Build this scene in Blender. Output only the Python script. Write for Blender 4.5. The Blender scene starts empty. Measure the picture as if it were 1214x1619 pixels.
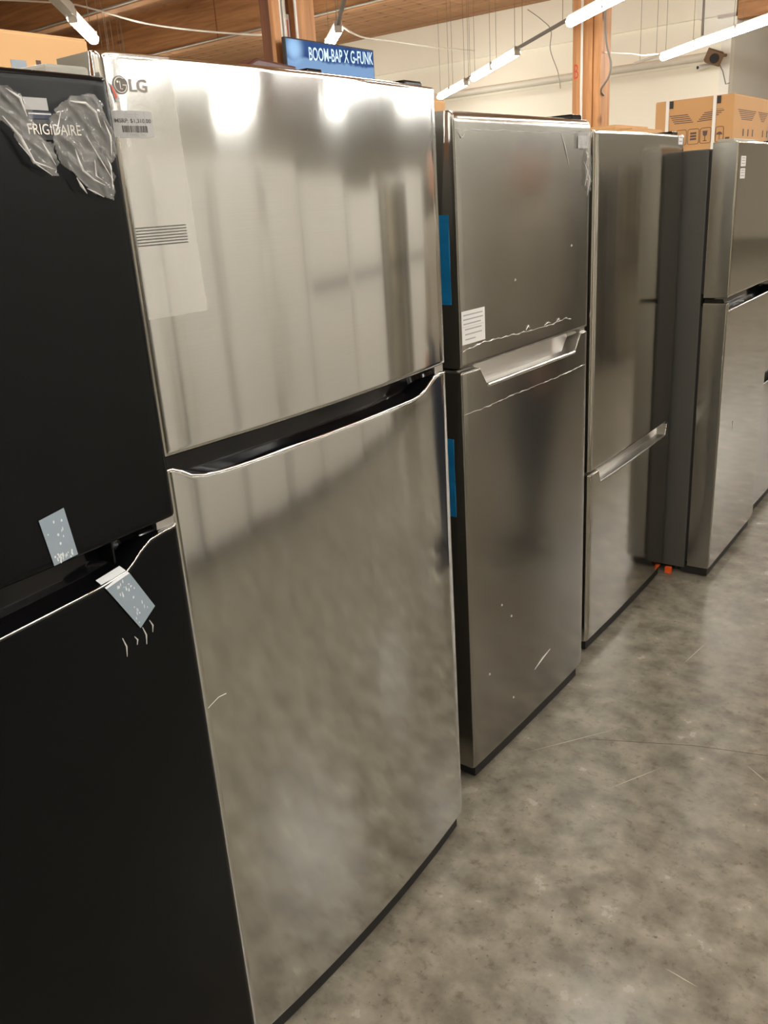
import bpy, bmesh, math, random
from mathutils import Vector, Matrix, noise
random.seed(7)
scene = bpy.context.scene
C = scene.collection

# ------------------------------------------------------------------ camera
F_PX, IMG_H = 1345.294, 1619.0
RC = [[0.8038, 0.1539, -0.5746], [0.5915, -0.3101, 0.7443], [-0.0636, -0.9382, -0.3403]]
cam_data = bpy.data.cameras.new('camera')
cam_data.sensor_fit = 'VERTICAL'
cam_data.sensor_height = 24.0
cam_data.lens = 24.0 * F_PX / IMG_H
cam_data.clip_start = 0.02
cam_data.clip_end = 200
cam = bpy.data.objects.new('camera', cam_data)
C.objects.link(cam)
cx = Vector((RC[0][0], RC[1][0], RC[2][0])).normalized()
cf = Vector((RC[0][2], RC[1][2], RC[2][2])).normalized()
cu = cx.cross(cf).normalized()
cx = cf.cross(cu).normalized()
m = Matrix((cx, cu, -cf)).transposed().to_4x4()
m.translation = (0, 0, 1.53)
cam.matrix_world = m
scene.camera = cam

# ------------------------------------------------------------------ world, exposure
world = bpy.data.worlds.new('world')
scene.world = world
world.use_nodes = True
world.node_tree.nodes['Background'].inputs[0].default_value = (0.9, 0.85, 0.75, 1)
world.node_tree.nodes['Background'].inputs[1].default_value = 0.02
scene.view_settings.view_transform = 'Standard'
scene.view_settings.look = 'None'
scene.view_settings.gamma = 1
scene.view_settings.use_curve_mapping = False
scene.view_settings.exposure = 0.0
scene.cycles.use_denoising = True
scene.cycles.max_bounces = 10
scene.cycles.diffuse_bounces = 4
scene.cycles.glossy_bounces = 6
scene.cycles.transparent_max_bounces = 12
TUBE_STRENGTH = 50.0
TUBE_COLOR = (1.0, 0.975, 0.915)

# ------------------------------------------------------------------ materials
def lin(r, g, b):
    f = lambda v: (v / 255) / 12.92 if v / 255 <= 0.04045 else ((v / 255 + 0.055) / 1.055) ** 2.4
    return (f(r), f(g), f(b), 1)

MATS = {}
def base_mat(name):
    mt = bpy.data.materials.new(name)
    mt.use_nodes = True
    nt = mt.node_tree
    return mt, nt, nt.nodes['Principled BSDF']

def N(nt, kind, **kw):
    n = nt.nodes.new(kind)
    for k, v in kw.items():
        setattr(n, k, v)
    return n

def plain(name, col, rough=0.5, metal=0.0, coat=0.0, spec=0.5, var=0.06, scale=8.0, bump=0.0):
    """one colour with a faint procedural variation"""
    mt, nt, p = base_mat(name)
    tc = N(nt, 'ShaderNodeTexCoord')
    nz = N(nt, 'ShaderNodeTexNoise'); nz.inputs['Scale'].default_value = scale; nz.inputs['Detail'].default_value = 4
    nt.links.new(tc.outputs['Object'], nz.inputs['Vector'])
    mx = N(nt, 'ShaderNodeMix', data_type='RGBA')
    mx.inputs[6].default_value = tuple(c * (1 - var) for c in col[:3]) + (1,)
    mx.inputs[7].default_value = tuple(min(1, c * (1 + var)) for c in col[:3]) + (1,)
    nt.links.new(nz.outputs['Fac'], mx.inputs[0])
    nt.links.new(mx.outputs[2], p.inputs['Base Color'])
    p.inputs['Roughness'].default_value = rough
    p.inputs['Metallic'].default_value = metal
    p.inputs['Coat Weight'].default_value = coat
    p.inputs['Coat Roughness'].default_value = 0.08
    p.inputs['Specular IOR Level'].default_value = spec
    if bump:
        b = N(nt, 'ShaderNodeBump'); b.inputs['Distance'].default_value = bump; b.inputs['Strength'].default_value = 1
        nt.links.new(nz.outputs['Fac'], b.inputs['Height'])
        nt.links.new(b.outputs['Normal'], p.inputs['Normal'])
    MATS[name] = mt
    return mt

def steel(name, col, rough, aniso, wave=0.0004, wscale=9.0, coat=0.0, grain=0.05, wz=0.5, coat_r=0.1):
    """brushed sheet steel: horizontal grain, slightly wavy sheet"""
    mt, nt, p = base_mat(name)
    tc = N(nt, 'ShaderNodeTexCoord')
    mp = N(nt, 'ShaderNodeMapping'); mp.inputs['Scale'].default_value = (1, wscale, wz)
    nt.links.new(tc.outputs['Object'], mp.inputs['Vector'])
    nz = N(nt, 'ShaderNodeTexNoise'); nz.inputs['Scale'].default_value = 1.0; nz.inputs['Detail'].default_value = 2.5
    nz.inputs['Roughness'].default_value = 0.45
    nt.links.new(mp.outputs[0], nz.inputs['Vector'])
    bp = N(nt, 'ShaderNodeBump'); bp.inputs['Distance'].default_value = wave; bp.inputs['Strength'].default_value = 1
    nt.links.new(nz.outputs['Fac'], bp.inputs['Height'])
    nt.links.new(bp.outputs['Normal'], p.inputs['Normal'])
    if coat:
        nt.links.new(bp.outputs['Normal'], p.inputs['Coat Normal'])
    mg = N(nt, 'ShaderNodeMapping'); mg.inputs['Scale'].default_value = (1, 6, 700)
    nt.links.new(tc.outputs['Object'], mg.inputs['Vector'])
    ng = N(nt, 'ShaderNodeTexNoise'); ng.inputs['Scale'].default_value = 1.0; ng.inputs['Detail'].default_value = 3
    nt.links.new(mg.outputs[0], ng.inputs['Vector'])
    mx = N(nt, 'ShaderNodeMix', data_type='RGBA')
    mx.inputs[6].default_value = tuple(c * (1 - grain) for c in col[:3]) + (1,)
    mx.inputs[7].default_value = tuple(min(1, c * (1 + grain)) for c in col[:3]) + (1,)
    nt.links.new(ng.outputs['Fac'], mx.inputs[0])
    nt.links.new(mx.outputs[2], p.inputs['Base Color'])
    p.inputs['Metallic'].default_value = 1.0
    p.inputs['Roughness'].default_value = rough
    p.inputs['Anisotropic'].default_value = aniso
    cz = N(nt, 'ShaderNodeCombineXYZ'); cz.inputs[2].default_value = 1.0
    nt.links.new(cz.outputs[0], p.inputs['Tangent'])
    p.inputs['Coat Weight'].default_value = coat
    p.inputs['Coat Roughness'].default_value = coat_r
    MATS[name] = mt
    return mt

def wood(name, dark, light, axis, rough=0.6, scale=1.0):
    """sawn timber, grain running along axis 0/1/2, with knots"""
    mt, nt, p = base_mat(name)
    tc = N(nt, 'ShaderNodeTexCoord')
    sc = [14 * scale] * 3; sc[axis] = 0.9 * scale
    mp = N(nt, 'ShaderNodeMapping'); mp.inputs['Scale'].default_value = sc
    nt.links.new(tc.outputs['Object'], mp.inputs['Vector'])
    nz = N(nt, 'ShaderNodeTexNoise'); nz.inputs['Scale'].default_value = 1; nz.inputs['Detail'].default_value = 6
    nz.inputs['Roughness'].default_value = 0.65; nz.inputs['Distortion'].default_value = 0.6
    nt.links.new(mp.outputs[0], nz.inputs['Vector'])
    rp = N(nt, 'ShaderNodeValToRGB')
    rp.color_ramp.elements[0].position = 0.3; rp.color_ramp.elements[0].color = dark
    rp.color_ramp.elements[1].position = 0.72; rp.color_ramp.elements[1].color = light
    nt.links.new(nz.outputs['Fac'], rp.inputs[0])
    sk = [2.2 * scale] * 3; sk[axis] = 1.1 * scale
    mk = N(nt, 'ShaderNodeMapping'); mk.inputs['Scale'].default_value = sk
    nt.links.new(tc.outputs['Object'], mk.inputs['Vector'])
    vk = N(nt, 'ShaderNodeTexVoronoi'); vk.inputs['Scale'].default_value = 1.6
    nt.links.new(mk.outputs[0], vk.inputs['Vector'])
    rk = N(nt, 'ShaderNodeValToRGB')
    rk.color_ramp.elements[0].position = 0.06; rk.color_ramp.elements[0].color = (0.35, 0.3, 0.28, 1)
    rk.color_ramp.elements[1].position = 0.14; rk.color_ramp.elements[1].color = (1, 1, 1, 1)
    nt.links.new(vk.outputs['Distance'], rk.inputs[0])
    ml = N(nt, 'ShaderNodeMix', data_type='RGBA', blend_type='MULTIPLY'); ml.inputs[0].default_value = 1
    nt.links.new(rp.outputs[0], ml.inputs[6]); nt.links.new(rk.outputs[0], ml.inputs[7])
    nt.links.new(ml.outputs[2], p.inputs['Base Color'])
    p.inputs['Roughness'].default_value = rough
    bp = N(nt, 'ShaderNodeBump'); bp.inputs['Distance'].default_value = 0.003; bp.inputs['Strength'].default_value = 0.6
    nt.links.new(nz.outputs['Fac'], bp.inputs['Height']); nt.links.new(bp.outputs['Normal'], p.inputs['Normal'])
    MATS[name] = mt
    return mt

def emit(name, col, strength):
    mt = bpy.data.materials.new(name); mt.use_nodes = True
    nt = mt.node_tree; nt.nodes.clear()
    o = N(nt, 'ShaderNodeOutputMaterial'); e = N(nt, 'ShaderNodeEmission')
    e.inputs[0].default_value = tuple(col[:3]) + (1,); e.inputs[1].default_value = strength
    nt.links.new(e.outputs[0], o.inputs[0])
    MATS[name] = mt
    return mt

def film(name, clear, col, rough, bump=0.0, bscale=40):
    """thin clear plastic: part see-through, part glossy milky sheet"""
    mt, nt, p = base_mat(name)
    o = nt.nodes['Material Output']
    p.inputs['Base Color'].default_value = col
    p.inputs['Roughness'].default_value = rough
    p.inputs['Specular IOR Level'].default_value = 0.9
    if bump:
        tc = N(nt, 'ShaderNodeTexCoord')
        nz = N(nt, 'ShaderNodeTexNoise'); nz.inputs['Scale'].default_value = bscale; nz.inputs['Detail'].default_value = 4
        nt.links.new(tc.outputs['Object'], nz.inputs['Vector'])
        b = N(nt, 'ShaderNodeBump'); b.inputs['Distance'].default_value = bump
        nt.links.new(nz.outputs['Fac'], b.inputs['Height']); nt.links.new(b.outputs['Normal'], p.inputs['Normal'])
    t = N(nt, 'ShaderNodeBsdfTransparent')
    mx = N(nt, 'ShaderNodeMixShader'); mx.inputs[0].default_value = 1 - clear
    nt.links.new(t.outputs[0], mx.inputs[1]); nt.links.new(p.outputs[0], mx.inputs[2])
    nt.links.new(mx.outputs[0], o.inputs[0])
    MATS[name] = mt
    return mt

def concrete():
    mt, nt, p = base_mat('polished_concrete')
    tc = N(nt, 'ShaderNodeTexCoord')
    def noise_n(s, d, r=0.55, dist=0.0):
        n = N(nt, 'ShaderNodeTexNoise'); n.inputs['Scale'].default_value = s; n.inputs['Detail'].default_value = d
        n.inputs['Roughness'].default_value = r; n.inputs['Distortion'].default_value = dist
        nt.links.new(tc.outputs['Object'], n.inputs['Vector']); return n
    big = noise_n(1.7, 4); mid = noise_n(12, 5, 0.56); fine = noise_n(30, 6, 0.66); pit = noise_n(75, 3, 0.6)
    r1 = N(nt, 'ShaderNodeValToRGB'); e = r1.color_ramp.elements
    r1.color_ramp.interpolation = 'EASE'; e[0].position = 0.25; e[0].color = lin(112, 108, 96); e[1].position = 0.8; e[1].color = lin(158, 154, 140)
    nt.links.new(mid.outputs['Fac'], r1.inputs[0])
    r2 = N(nt, 'ShaderNodeValToRGB'); e = r2.color_ramp.elements
    e[0].position = 0.3; e[0].color = (0.82, 0.80, 0.77, 1); e[1].position = 0.72; e[1].color = (1.0, 1.0, 1.0, 1)
    nt.links.new(big.outputs['Fac'], r2.inputs[0])
    r3 = N(nt, 'ShaderNodeValToRGB'); e = r3.color_ramp.elements
    e[0].position = 0.32; e[0].color = (0.62, 0.58, 0.53, 1); e[1].position = 0.46; e[1].color = (1, 1, 1, 1)
    nt.links.new(fine.outputs['Fac'], r3.inputs[0])
    r5 = N(nt, 'ShaderNodeValToRGB'); e = r5.color_ramp.elements
    e[0].position = 0.27; e[0].color = (0.5, 0.46, 0.42, 1); e[1].position = 0.36; e[1].color = (1, 1, 1, 1)
    nt.links.new(pit.outputs['Fac'], r5.inputs[0])
    m1 = N(nt, 'ShaderNodeMix', data_type='RGBA', blend_type='MULTIPLY'); m1.inputs[0].default_value = 1
    nt.links.new(r1.outputs[0], m1.inputs[6]); nt.links.new(r2.outputs[0], m1.inputs[7])
    m2a = N(nt, 'ShaderNodeMix', data_type='RGBA', blend_type='MULTIPLY'); m2a.inputs[0].default_value = 0.75
    nt.links.new(m1.outputs[2], m2a.inputs[6]); nt.links.new(r3.outputs[0], m2a.inputs[7])
    m2 = N(nt, 'ShaderNodeMix', data_type='RGBA', blend_type='MULTIPLY'); m2.inputs[0].default_value = 0.8
    nt.links.new(m2a.outputs[2], m2.inputs[6]); nt.links.new(r5.outputs[0], m2.inputs[7])
    nt.links.new(m2.outputs[2], p.inputs['Base Color'])
    rr = N(nt, 'ShaderNodeMapRange'); rr.inputs['To Min'].default_value = 0.18; rr.inputs['To Max'].default_value = 0.32
    nt.links.new(mid.outputs['Fac'], rr.inputs['Value']); nt.links.new(rr.outputs[0], p.inputs['Roughness'])
    b = N(nt, 'ShaderNodeBump'); b.inputs['Distance'].default_value = 0.0006; b.inputs['Strength'].default_value = 0.6
    nt.links.new(mid.outputs['Fac'], b.inputs['Height']); nt.links.new(b.outputs['Normal'], p.inputs['Normal'])
    MATS['concrete'] = mt
    return mt

def screen_mat():
    """television picture: blue night scene with a glow and a pale skyline"""
    mt = bpy.data.materials.new('television_picture'); mt.use_nodes = True
    nt = mt.node_tree; nt.nodes.clear()
    o = N(nt, 'ShaderNodeOutputMaterial'); e = N(nt, 'ShaderNodeEmission')
    tc = N(nt, 'ShaderNodeTexCoord'); sp = N(nt, 'ShaderNodeSeparateXYZ')
    nt.links.new(tc.outputs['Object'], sp.inputs[0])
    # light at (y 0.09, z -0.07) below the top edge
    vm = N(nt, 'ShaderNodeVectorMath', operation='DISTANCE'); vm.inputs[1].default_value = (0.026, 0.10, -0.075)
    nt.links.new(tc.outputs['Object'], vm.inputs[0])
    g = N(nt, 'ShaderNodeMapRange'); g.inputs['From Min'].default_value = 0.01; g.inputs['From Max'].default_value = 0.16
    g.inputs['To Min'].default_value = 1; g.inputs['To Max'].default_value = 0; g.interpolation_type = 'SMOOTHERSTEP'
    nt.links.new(vm.outputs['Value'], g.inputs['Value'])
    nz = N(nt, 'ShaderNodeTexNoise'); nz.inputs['Scale'].default_value = 7; nz.inputs['Detail'].default_value = 6
    nt.links.new(tc.outputs['Object'], nz.inputs['Vector'])
    r = N(nt, 'ShaderNodeValToRGB'); r.color_ramp.elements[0].color = lin(30, 50, 98); r.color_ramp.elements[1].color = lin(78, 110, 166)
    nt.links.new(nz.outputs['Fac'], r.inputs[0])
    # pale bank rising in the lower half
    ad = N(nt, 'ShaderNodeMath', operation='MULTIPLY_ADD'); ad.inputs[1].default_value = 0.10; ad.inputs[2].default_value = 0.0
    nt.links.new(nz.outputs['Fac'], ad.inputs[0])
    sb = N(nt, 'ShaderNodeMath', operation='ADD'); nt.links.new(sp.outputs[2], sb.inputs[0]); nt.links.new(ad.outputs[0], sb.inputs[1])
    bk = N(nt, 'ShaderNodeMapRange'); bk.inputs['From Min'].default_value = -0.105; bk.inputs['From Max'].default_value = -0.085
    bk.inputs['To Min'].default_value = 0.75; bk.inputs['To Max'].default_value = 0.0
    nt.links.new(sb.outputs[0], bk.inputs['Value'])
    m0 = N(nt, 'ShaderNodeMix', data_type='RGBA'); m0.inputs[7].default_value = lin(150, 186, 226)
    nt.links.new(bk.outputs[0], m0.inputs[0]); nt.links.new(r.outputs[0], m0.inputs[6])
    m1 = N(nt, 'ShaderNodeMix', data_type='RGBA'); m1.inputs[7].default_value = lin(170, 210, 250)
    nt.links.new(g.outputs[0], m1.inputs[0]); nt.links.new(m0.outputs[2], m1.inputs[6])
    nt.links.new(m1.outputs[2], e.inputs[0]); e.inputs[1].default_value = 1.0
    nt.links.new(e.outputs[0], o.inputs[0])
    MATS['screen'] = mt
    return mt

concrete(); screen_mat()
plain('wall_paint', lin(240, 234, 216), 0.75, var=0.02, scale=1.5)
plain('wall_paint_grey', lin(228, 223, 208), 0.75, var=0.02, scale=1.5)
plain('white_paint', lin(228, 224, 212), 0.5, var=0.02)
wood('ceiling_wood', lin(128, 88, 54), lin(182, 134, 90), 0, 0.7)
wood('beam_wood', lin(138, 94, 56), lin(192, 142, 94), 0, 0.65)
wood('post_wood', lin(166, 112, 66), lin(214, 158, 104), 2, 0.6)
wood('post_wood_dark', lin(92, 52, 28), lin(132, 82, 50), 2, 0.65)
steel('steel_bright', lin(209, 210, 208), 0.092, 0.7, wave=0.0006, wscale=11, wz=0.35)
steel('steel_dark', lin(152, 150, 143), 0.21, 0.4, wave=0.0002, wscale=4, wz=1.0, coat=0.3, coat_r=0.10)
steel('steel_mid', lin(184, 181, 173), 0.12, 0.6, wave=0.0006, wscale=9, wz=0.35)
steel('steel_gloss', lin(172, 168, 158), 0.08, 0.3, wave=0.0003, wscale=4, wz=0.5)
steel('steel_side', lin(150, 150, 148), 0.22, 0.2, wave=0.0012, wscale=3, wz=0.7)
plain('black_gloss', (0.004, 0.0045, 0.005, 1), 0.2, spec=0.16, var=0.3, scale=3)
plain('black_plastic', (0.005, 0.005, 0.006, 1), 0.10, spec=0.3, var=0.2)
plain('black_matt', (0.012, 0.012, 0.012, 1), 0.6, var=0.2)
plain('cabinet_black', (0.016, 0.016, 0.015, 1), 0.45, var=0.15, bump=0.0003, scale=160)
plain('cabinet_grey', lin(98, 96, 90), 0.5, var=0.08, bump=0.0003, scale=160)
plain('cabinet_charcoal', lin(72, 72, 68), 0.5, var=0.08, bump=0.0003, scale=160)
plain('grey_plastic', lin(150, 147, 136), 0.35, var=0.06)
plain('chrome', (0.86, 0.85, 0.82, 1), 0.08, 1.0, var=0.02)
plain('satin_metal', (0.66, 0.65, 0.62, 1), 0.28, 1.0, var=0.03)
plain('label_white', lin(212, 212, 208), 0.45, var=0.02)
plain('label_grey', lin(158, 158, 156), 0.3, var=0.02)
plain('ink', lin(66, 64, 64), 0.6, var=0.05)
plain('ink_soft', lin(150, 150, 152), 0.6, var=0.05)
plain('logo_grey', lin(92, 85, 79), 0.4, 0.0, var=0.04)
plain('logo_pale', lin(228, 222, 210), 0.3, var=0.02)
plain('badge_dark', lin(26, 27, 29), 0.18, var=0.1)
plain('navy', lin(24, 34, 62), 0.3, var=0.1)
plain('red_tag', lin(206, 74, 52), 0.45, var=0.05)
plain('orange_tag', lin(240, 96, 34), 0.4, var=0.05)
plain('tape_blue_grey', lin(138, 152, 163), 0.35, var=0.05, scale=60)
plain('tape_pale', lin(212, 218, 220), 0.35, var=0.03)
plain('film_blue', lin(22, 118, 172), 0.25, var=0.12, scale=30, bump=0.004)
plain('cardboard', lin(196, 152, 102), 0.8, var=0.06, scale=5)
plain('cardboard_light', lin(214, 172, 122), 0.8, var=0.06, scale=5)
plain('carton_ink', lin(92, 76, 74), 0.8, var=0.1)
plain('strap_white', lin(232, 230, 222), 0.4, var=0.03)
plain('maroon', lin(74, 34, 28), 0.28, var=0.25, scale=14)
plain('speaker_brown', lin(120, 92, 66), 0.7, var=0.15)
plain('cable_grey', lin(120, 114, 104), 0.5)
plain('cable_white', lin(214, 208, 194), 0.5)
plain('wire', lin(120, 112, 98), 0.5)
plain('housing', lin(206, 200, 188), 0.4, var=0.03)
plain('conduit', lin(168, 164, 152), 0.35, 0.4)
plain('floor_scratch', lin(176, 168, 150), 0.5)
plain('floor_groove', lin(70, 64, 54), 0.8)
plain('white_enamel', lin(232, 230, 222), 0.25, var=0.02)
plain('denim', lin(38, 46, 60), 0.85, var=0.2, scale=60)
plain('jacket', lin(158, 150, 136), 0.85, var=0.12, scale=40)
plain('skin', lin(196, 150, 124), 0.5, var=0.05)
plain('hair', lin(40, 30, 24), 0.5, var=0.2, scale=60)
plain('shoe_dark', lin(50, 48, 46), 0.6, var=0.1)
plain('sole', lin(226, 222, 210), 0.6)
emit('tube_light', TUBE_COLOR, TUBE_STRENGTH)
emit('screen_text', lin(214, 236, 252), 1.3)
film('crumpled_film', 0.72, lin(206, 206, 203), 0.07)
film('flat_film', 0.84, lin(236, 234, 226), 0.12, bump=0.0006, bscale=25)
film('seam_film', 0.35, lin(235, 233, 228), 0.1)

# ------------------------------------------------------------------ mesh helpers
class MB:
    def __init__(s):
        s.v, s.f = [], []
    def add(s, verts, faces):
        o = len(s.v)
        s.v += [tuple(p) for p in verts]
        s.f += [tuple(i + o for i in fc) for fc in faces]
        return s
    def box(s, lo, hi):
        x0, y0, z0 = lo; x1, y1, z1 = hi
        return s.add([(x0, y0, z0), (x1, y0, z0), (x1, y1, z0), (x0, y1, z0), (x0, y0, z1), (x1, y0, z1), (x1, y1, z1), (x0, y1, z1)],
                     [(0, 3, 2, 1), (4, 5, 6, 7), (0, 1, 5, 4), (1, 2, 6, 5), (2, 3, 7, 6), (3, 0, 4, 7)])
    def tube(s, pts, r, seg=8, closed=False):
        pts = [Vector(p) for p in pts]
        n = len(pts); rings = []
        prev = None
        for i, p in enumerate(pts):
            a = pts[(i - 1) % n] if (closed or i > 0) else p
            b = pts[(i + 1) % n] if (closed or i < n - 1) else p
            t = (b - a).normalized()
            if prev is None:
                up = Vector((0, 0, 1)) if abs(t.z) < 0.9 else Vector((1, 0, 0))
                u = t.cross(up).normalized()
            else:
                u = (prev - t * prev.dot(t)).normalized()
            prev = u
            w = t.cross(u)
            rr = r[i] if isinstance(r, (list, tuple)) else r
            rings.append([p + (u * math.cos(2 * math.pi * k / seg) + w * math.sin(2 * math.pi * k / seg)) * rr for k in range(seg)])
        return s.loft(rings, caps=not closed, closed=closed)
    def loft(s, rings, caps=True, closed=False, ring_closed=True):
        m = len(rings[0]); vs = [p for r in rings for p in r]; fs = []
        cnt = len(rings) if closed else len(rings) - 1
        for i in range(cnt):
            j = (i + 1) % len(rings)
            for k in range(m if ring_closed else m - 1):
                l = (k + 1) % m
                fs.append((i * m + k, i * m + l, j * m + l, j * m + k))
        if caps and not closed:
            fs.append(tuple(range(m - 1, -1, -1)))
            fs.append(tuple(range((len(rings) - 1) * m, len(rings) * m)))
        return s.add(vs, fs)
    def build(s, name, mat, parent=None, smooth=None, bevel=0.0):
        me = bpy.data.meshes.new(name)
        me.from_pydata(s.v, [], s.f)
        bm = bmesh.new(); bm.from_mesh(me)
        bmesh.ops.recalc_face_normals(bm, faces=bm.faces)
        if bevel:
            es = [e for e in bm.edges if len(e.link_faces) == 2 and e.calc_face_angle(0) > 0.6]
            bmesh.ops.bevel(bm, geom=es, offset=bevel, segments=2, profile=0.6, affect='EDGES')
        bm.to_mesh(me); bm.free()
        if smooth is not None:
            for pl in me.polygons:
                pl.use_smooth = True
            me.set_sharp_from_angle(angle=math.radians(smooth))
        me.materials.append(MATS[mat] if isinstance(mat, str) else mat)
        o = bpy.data.objects.new(name, me)
        C.objects.link(o)
        o.parent = parent
        return o

def tag(o, label=None, cat=None, group=None, kind=None):
    if label: o['label'] = label
    if cat: o['category'] = cat
    if group: o['group'] = group
    if kind: o['kind'] = kind
    return o

def empty(name, loc, yaw=0.0):
    o = bpy.data.objects.new(name, None)
    o.empty_display_size = 0.1
    C.objects.link(o)
    o.location = loc
    o.rotation_euler = (0, 0, yaw)
    return o

def text_geo(txt, width, height, bold=0.0):
    """text as flat mesh data (x, y), stretched to width x height, origin lower left"""
    cu_ = bpy.data.curves.new('lettering', 'FONT'); cu_.body = txt; cu_.offset = bold
    cu_.resolution_u = 3
    ob = bpy.data.objects.new('lettering', cu_); C.objects.link(ob)
    dg = bpy.context.evaluated_depsgraph_get(); dg.update()
    me = bpy.data.meshes.new_from_object(ob.evaluated_get(dg))
    vs = [v.co.copy() for v in me.vertices]; fs = [tuple(p.vertices) for p in me.polygons]
    bpy.data.objects.remove(ob); bpy.data.meshes.remove(me); bpy.data.curves.remove(cu_)
    x0 = min(v.x for v in vs); x1 = max(v.x for v in vs); y0 = min(v.y for v in vs); y1 = max(v.y for v in vs)
    return [((v.x - x0) / (x1 - x0) * width, (v.y - y0) / (y1 - y0) * height) for v in vs], fs

def put_text(name, mat, parent, txt, u0, z0, width, height, nf, off=0.0006, bold=0.0, shear=0.0):
    """lettering on a surface facing local +X: u along local Y, height along Z"""
    pts, fs = text_geo(txt, width, height, bold)
    mb = MB().add([(nf(u0 + a) + off, u0 + a, z0 + b + shear * a) for a, b in pts], fs)
    return mb.build(name, mat, parent)

# ------------------------------------------------------------------ refrigerators
def frange(a, b, n):
    return [a + (b - a) * k / (n - 1) for k in range(n)]

def interp(prof, u):
    if u <= prof[0][0]: return prof[0][1]
    for (a, za), (b, zb) in zip(prof, prof[1:]):
        if u <= b:
            return za + (zb - za) * (u - a) / (b - a)
    return prof[-1][1]

def front_fn(w, bulge, R):
    def nf(u):
        b = bulge * (1 - (2 * u / w - 1) ** 2)
        d = min(u, w - u)
        if d < R:
            d = max(0.0, d)
            b -= R - math.sqrt(max(0, R * R - (R - d) ** 2))
        return b
    return nf

def columns(w, R, n, extra=()):
    us = set()
    for k in range(6):
        d = R * (1 - math.cos(k / 5 * math.pi / 2))
        us.add(round(d, 6)); us.add(round(w - d, 6))
    for k in range(n + 1):
        us.add(round(R + (w - 2 * R) * k / n, 6))
    for e in extra: us.add(round(min(max(e, 0), w), 6))
    us = sorted(us)
    out = [us[0]]
    for u in us[1:]:
        if u - out[-1] > 1e-5: out.append(u)
    return out

def door_mesh(w, th, nf, us, zb, zt, eb, et):
    """zb, zt functions of u; eb / et edge radius below / above"""
    rings = []
    for u in us:
        f = nf(u); b, t = zb(u), zt(u)
        ring = [(-th, u, b), (f - eb, u, b)]
        for k in range(1, 5):
            a = k / 4 * math.pi / 2
            ring.append((f - eb + eb * math.sin(a), u, b + eb - eb * math.cos(a)))
        ring.append((f, u, b + eb + 0.004)); ring.append((f, u, t - et - 0.004))
        for k in range(0, 5):
            a = k / 4 * math.pi / 2
            ring.append((f - et + et * math.cos(a), u, t - et + et * math.sin(a)))
        ring.append((-th, u, t))
        rings.append(ring)
    return MB().loft(rings)

def fridge(name, label, x, y, yaw, w, ztop, zup, prof, door, cabinet, pocket, trim,
           depth=0.70, th=0.075, bulge=0.0, R=0.012, zb=0.045, body_top=None, trim_r=0.003, trim_span=None,
           pocket_depth=0.05, group=None, n=40, et=0.006, hinge_mat='black_plastic', hinge=True, zlow_side=None):
    root = tag(empty(name, (x, y, 0), yaw), label, 'refrigerator', group)
    nf = front_fn(w, bulge, R)
    extra = [p[0] for p in prof]
    us = columns(w, R, n, extra)
    lowtop = lambda u: interp(prof, u)
    d_up = door_mesh(w, th, nf, columns(w, R, n), lambda u: zup, lambda u: ztop, 0.007, et).build('upper_door', door, root, 35)
    d_lo = door_mesh(w, th, nf, us, lambda u: zb, lowtop, 0.007, 0.003).build('lower_door', door, root, 35)
    zmax = max(p[1] for p in prof)
    # recessed grip between the doors
    pu = [u for u in us if 0.004 <= u <= w - 0.004]
    rings = []
    for u in pu:
        f = nf(u); z = lowtop(u)
        dz = min(1.0, (zmax - z) / 0.012)
        pd = 0.012 + (pocket_depth - 0.012) * dz
        rings.append([(f - 0.004, u, z - 0.006), (f - 0.004, u, z + 0.0012), (f - pd, u, z + 0.0012), (f - pd - 0.006, u, zup - 0.006),
                      (-th + 0.004, u, zup - 0.006), (-th + 0.004, u, z - 0.006)])
    MB().loft(rings).build('handle_pocket', pocket, d_lo, 30)
    a, b = trim_span or (0.0, w)
    MB().tube([(nf(u) - 0.002, u, lowtop(u)) for u in us if a <= u <= b], trim_r, 8).build('handle_trim', trim, d_lo, 60)
    # cabinet behind the doors
    bt = body_top if body_top is not None else ztop - 0.035
    MB().box((-depth, 0.004, 0.03), (-th - 0.012, w - 0.004, bt)).build('cabinet', cabinet, root, bevel=0.004)
    MB().box((-th - 0.0125, 0.012, zup + 0.012), (-th + 0.0005, w - 0.012, min(bt, ztop) - 0.01)).build('gasket', 'black_matt', root)
    MB().box((-th - 0.0125, 0.012, zb + 0.012), (-th + 0.0005, w - 0.012, zmax - 0.012)).build('gasket', 'black_matt', root)
    # plinth grille under the lower door, on four feet
    rings = [[(-th - 0.03, u, 0.006), (nf(u) - 0.012, u, 0.006), (nf(u) - 0.012, u, zb - 0.003), (-th - 0.03, u, zb - 0.003)] for u in frange(0.02, w - 0.02, 14)]
    MB().loft(rings).build('base_grille', 'black_matt', root)
    for fx in (-th - 0.06, -depth + 0.06):
        for fu in (0.06, w - 0.06):
            MB().tube([(fx, fu, 0.0), (fx, fu, 0.032)], 0.018, 10).build('foot', 'black_matt', root, 40)
    if hinge:
        # hinge cover on top and hinge leaf between the doors, right hand side
        MB().loft([[(-0.02, w - 0.075, zz) if k == 0 else (-0.02, w - 0.015, zz) if k == 1 else (-0.13, w - 0.015, zz) if k == 2 else (-0.13, w - 0.09, zz)
                    for k in range(4)] for zz in (bt - 0.001, max(bt, ztop) + 0.012)]).build('hinge_cover', hinge_mat, root, bevel=0.004)
        MB().box((-0.06, w - 0.035, zmax + 0.001), (-0.008, w - 0.003, zup - 0.001)).build('hinge_leaf', 'satin_metal', root)
    return root, nf, d_up, d_lo

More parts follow.
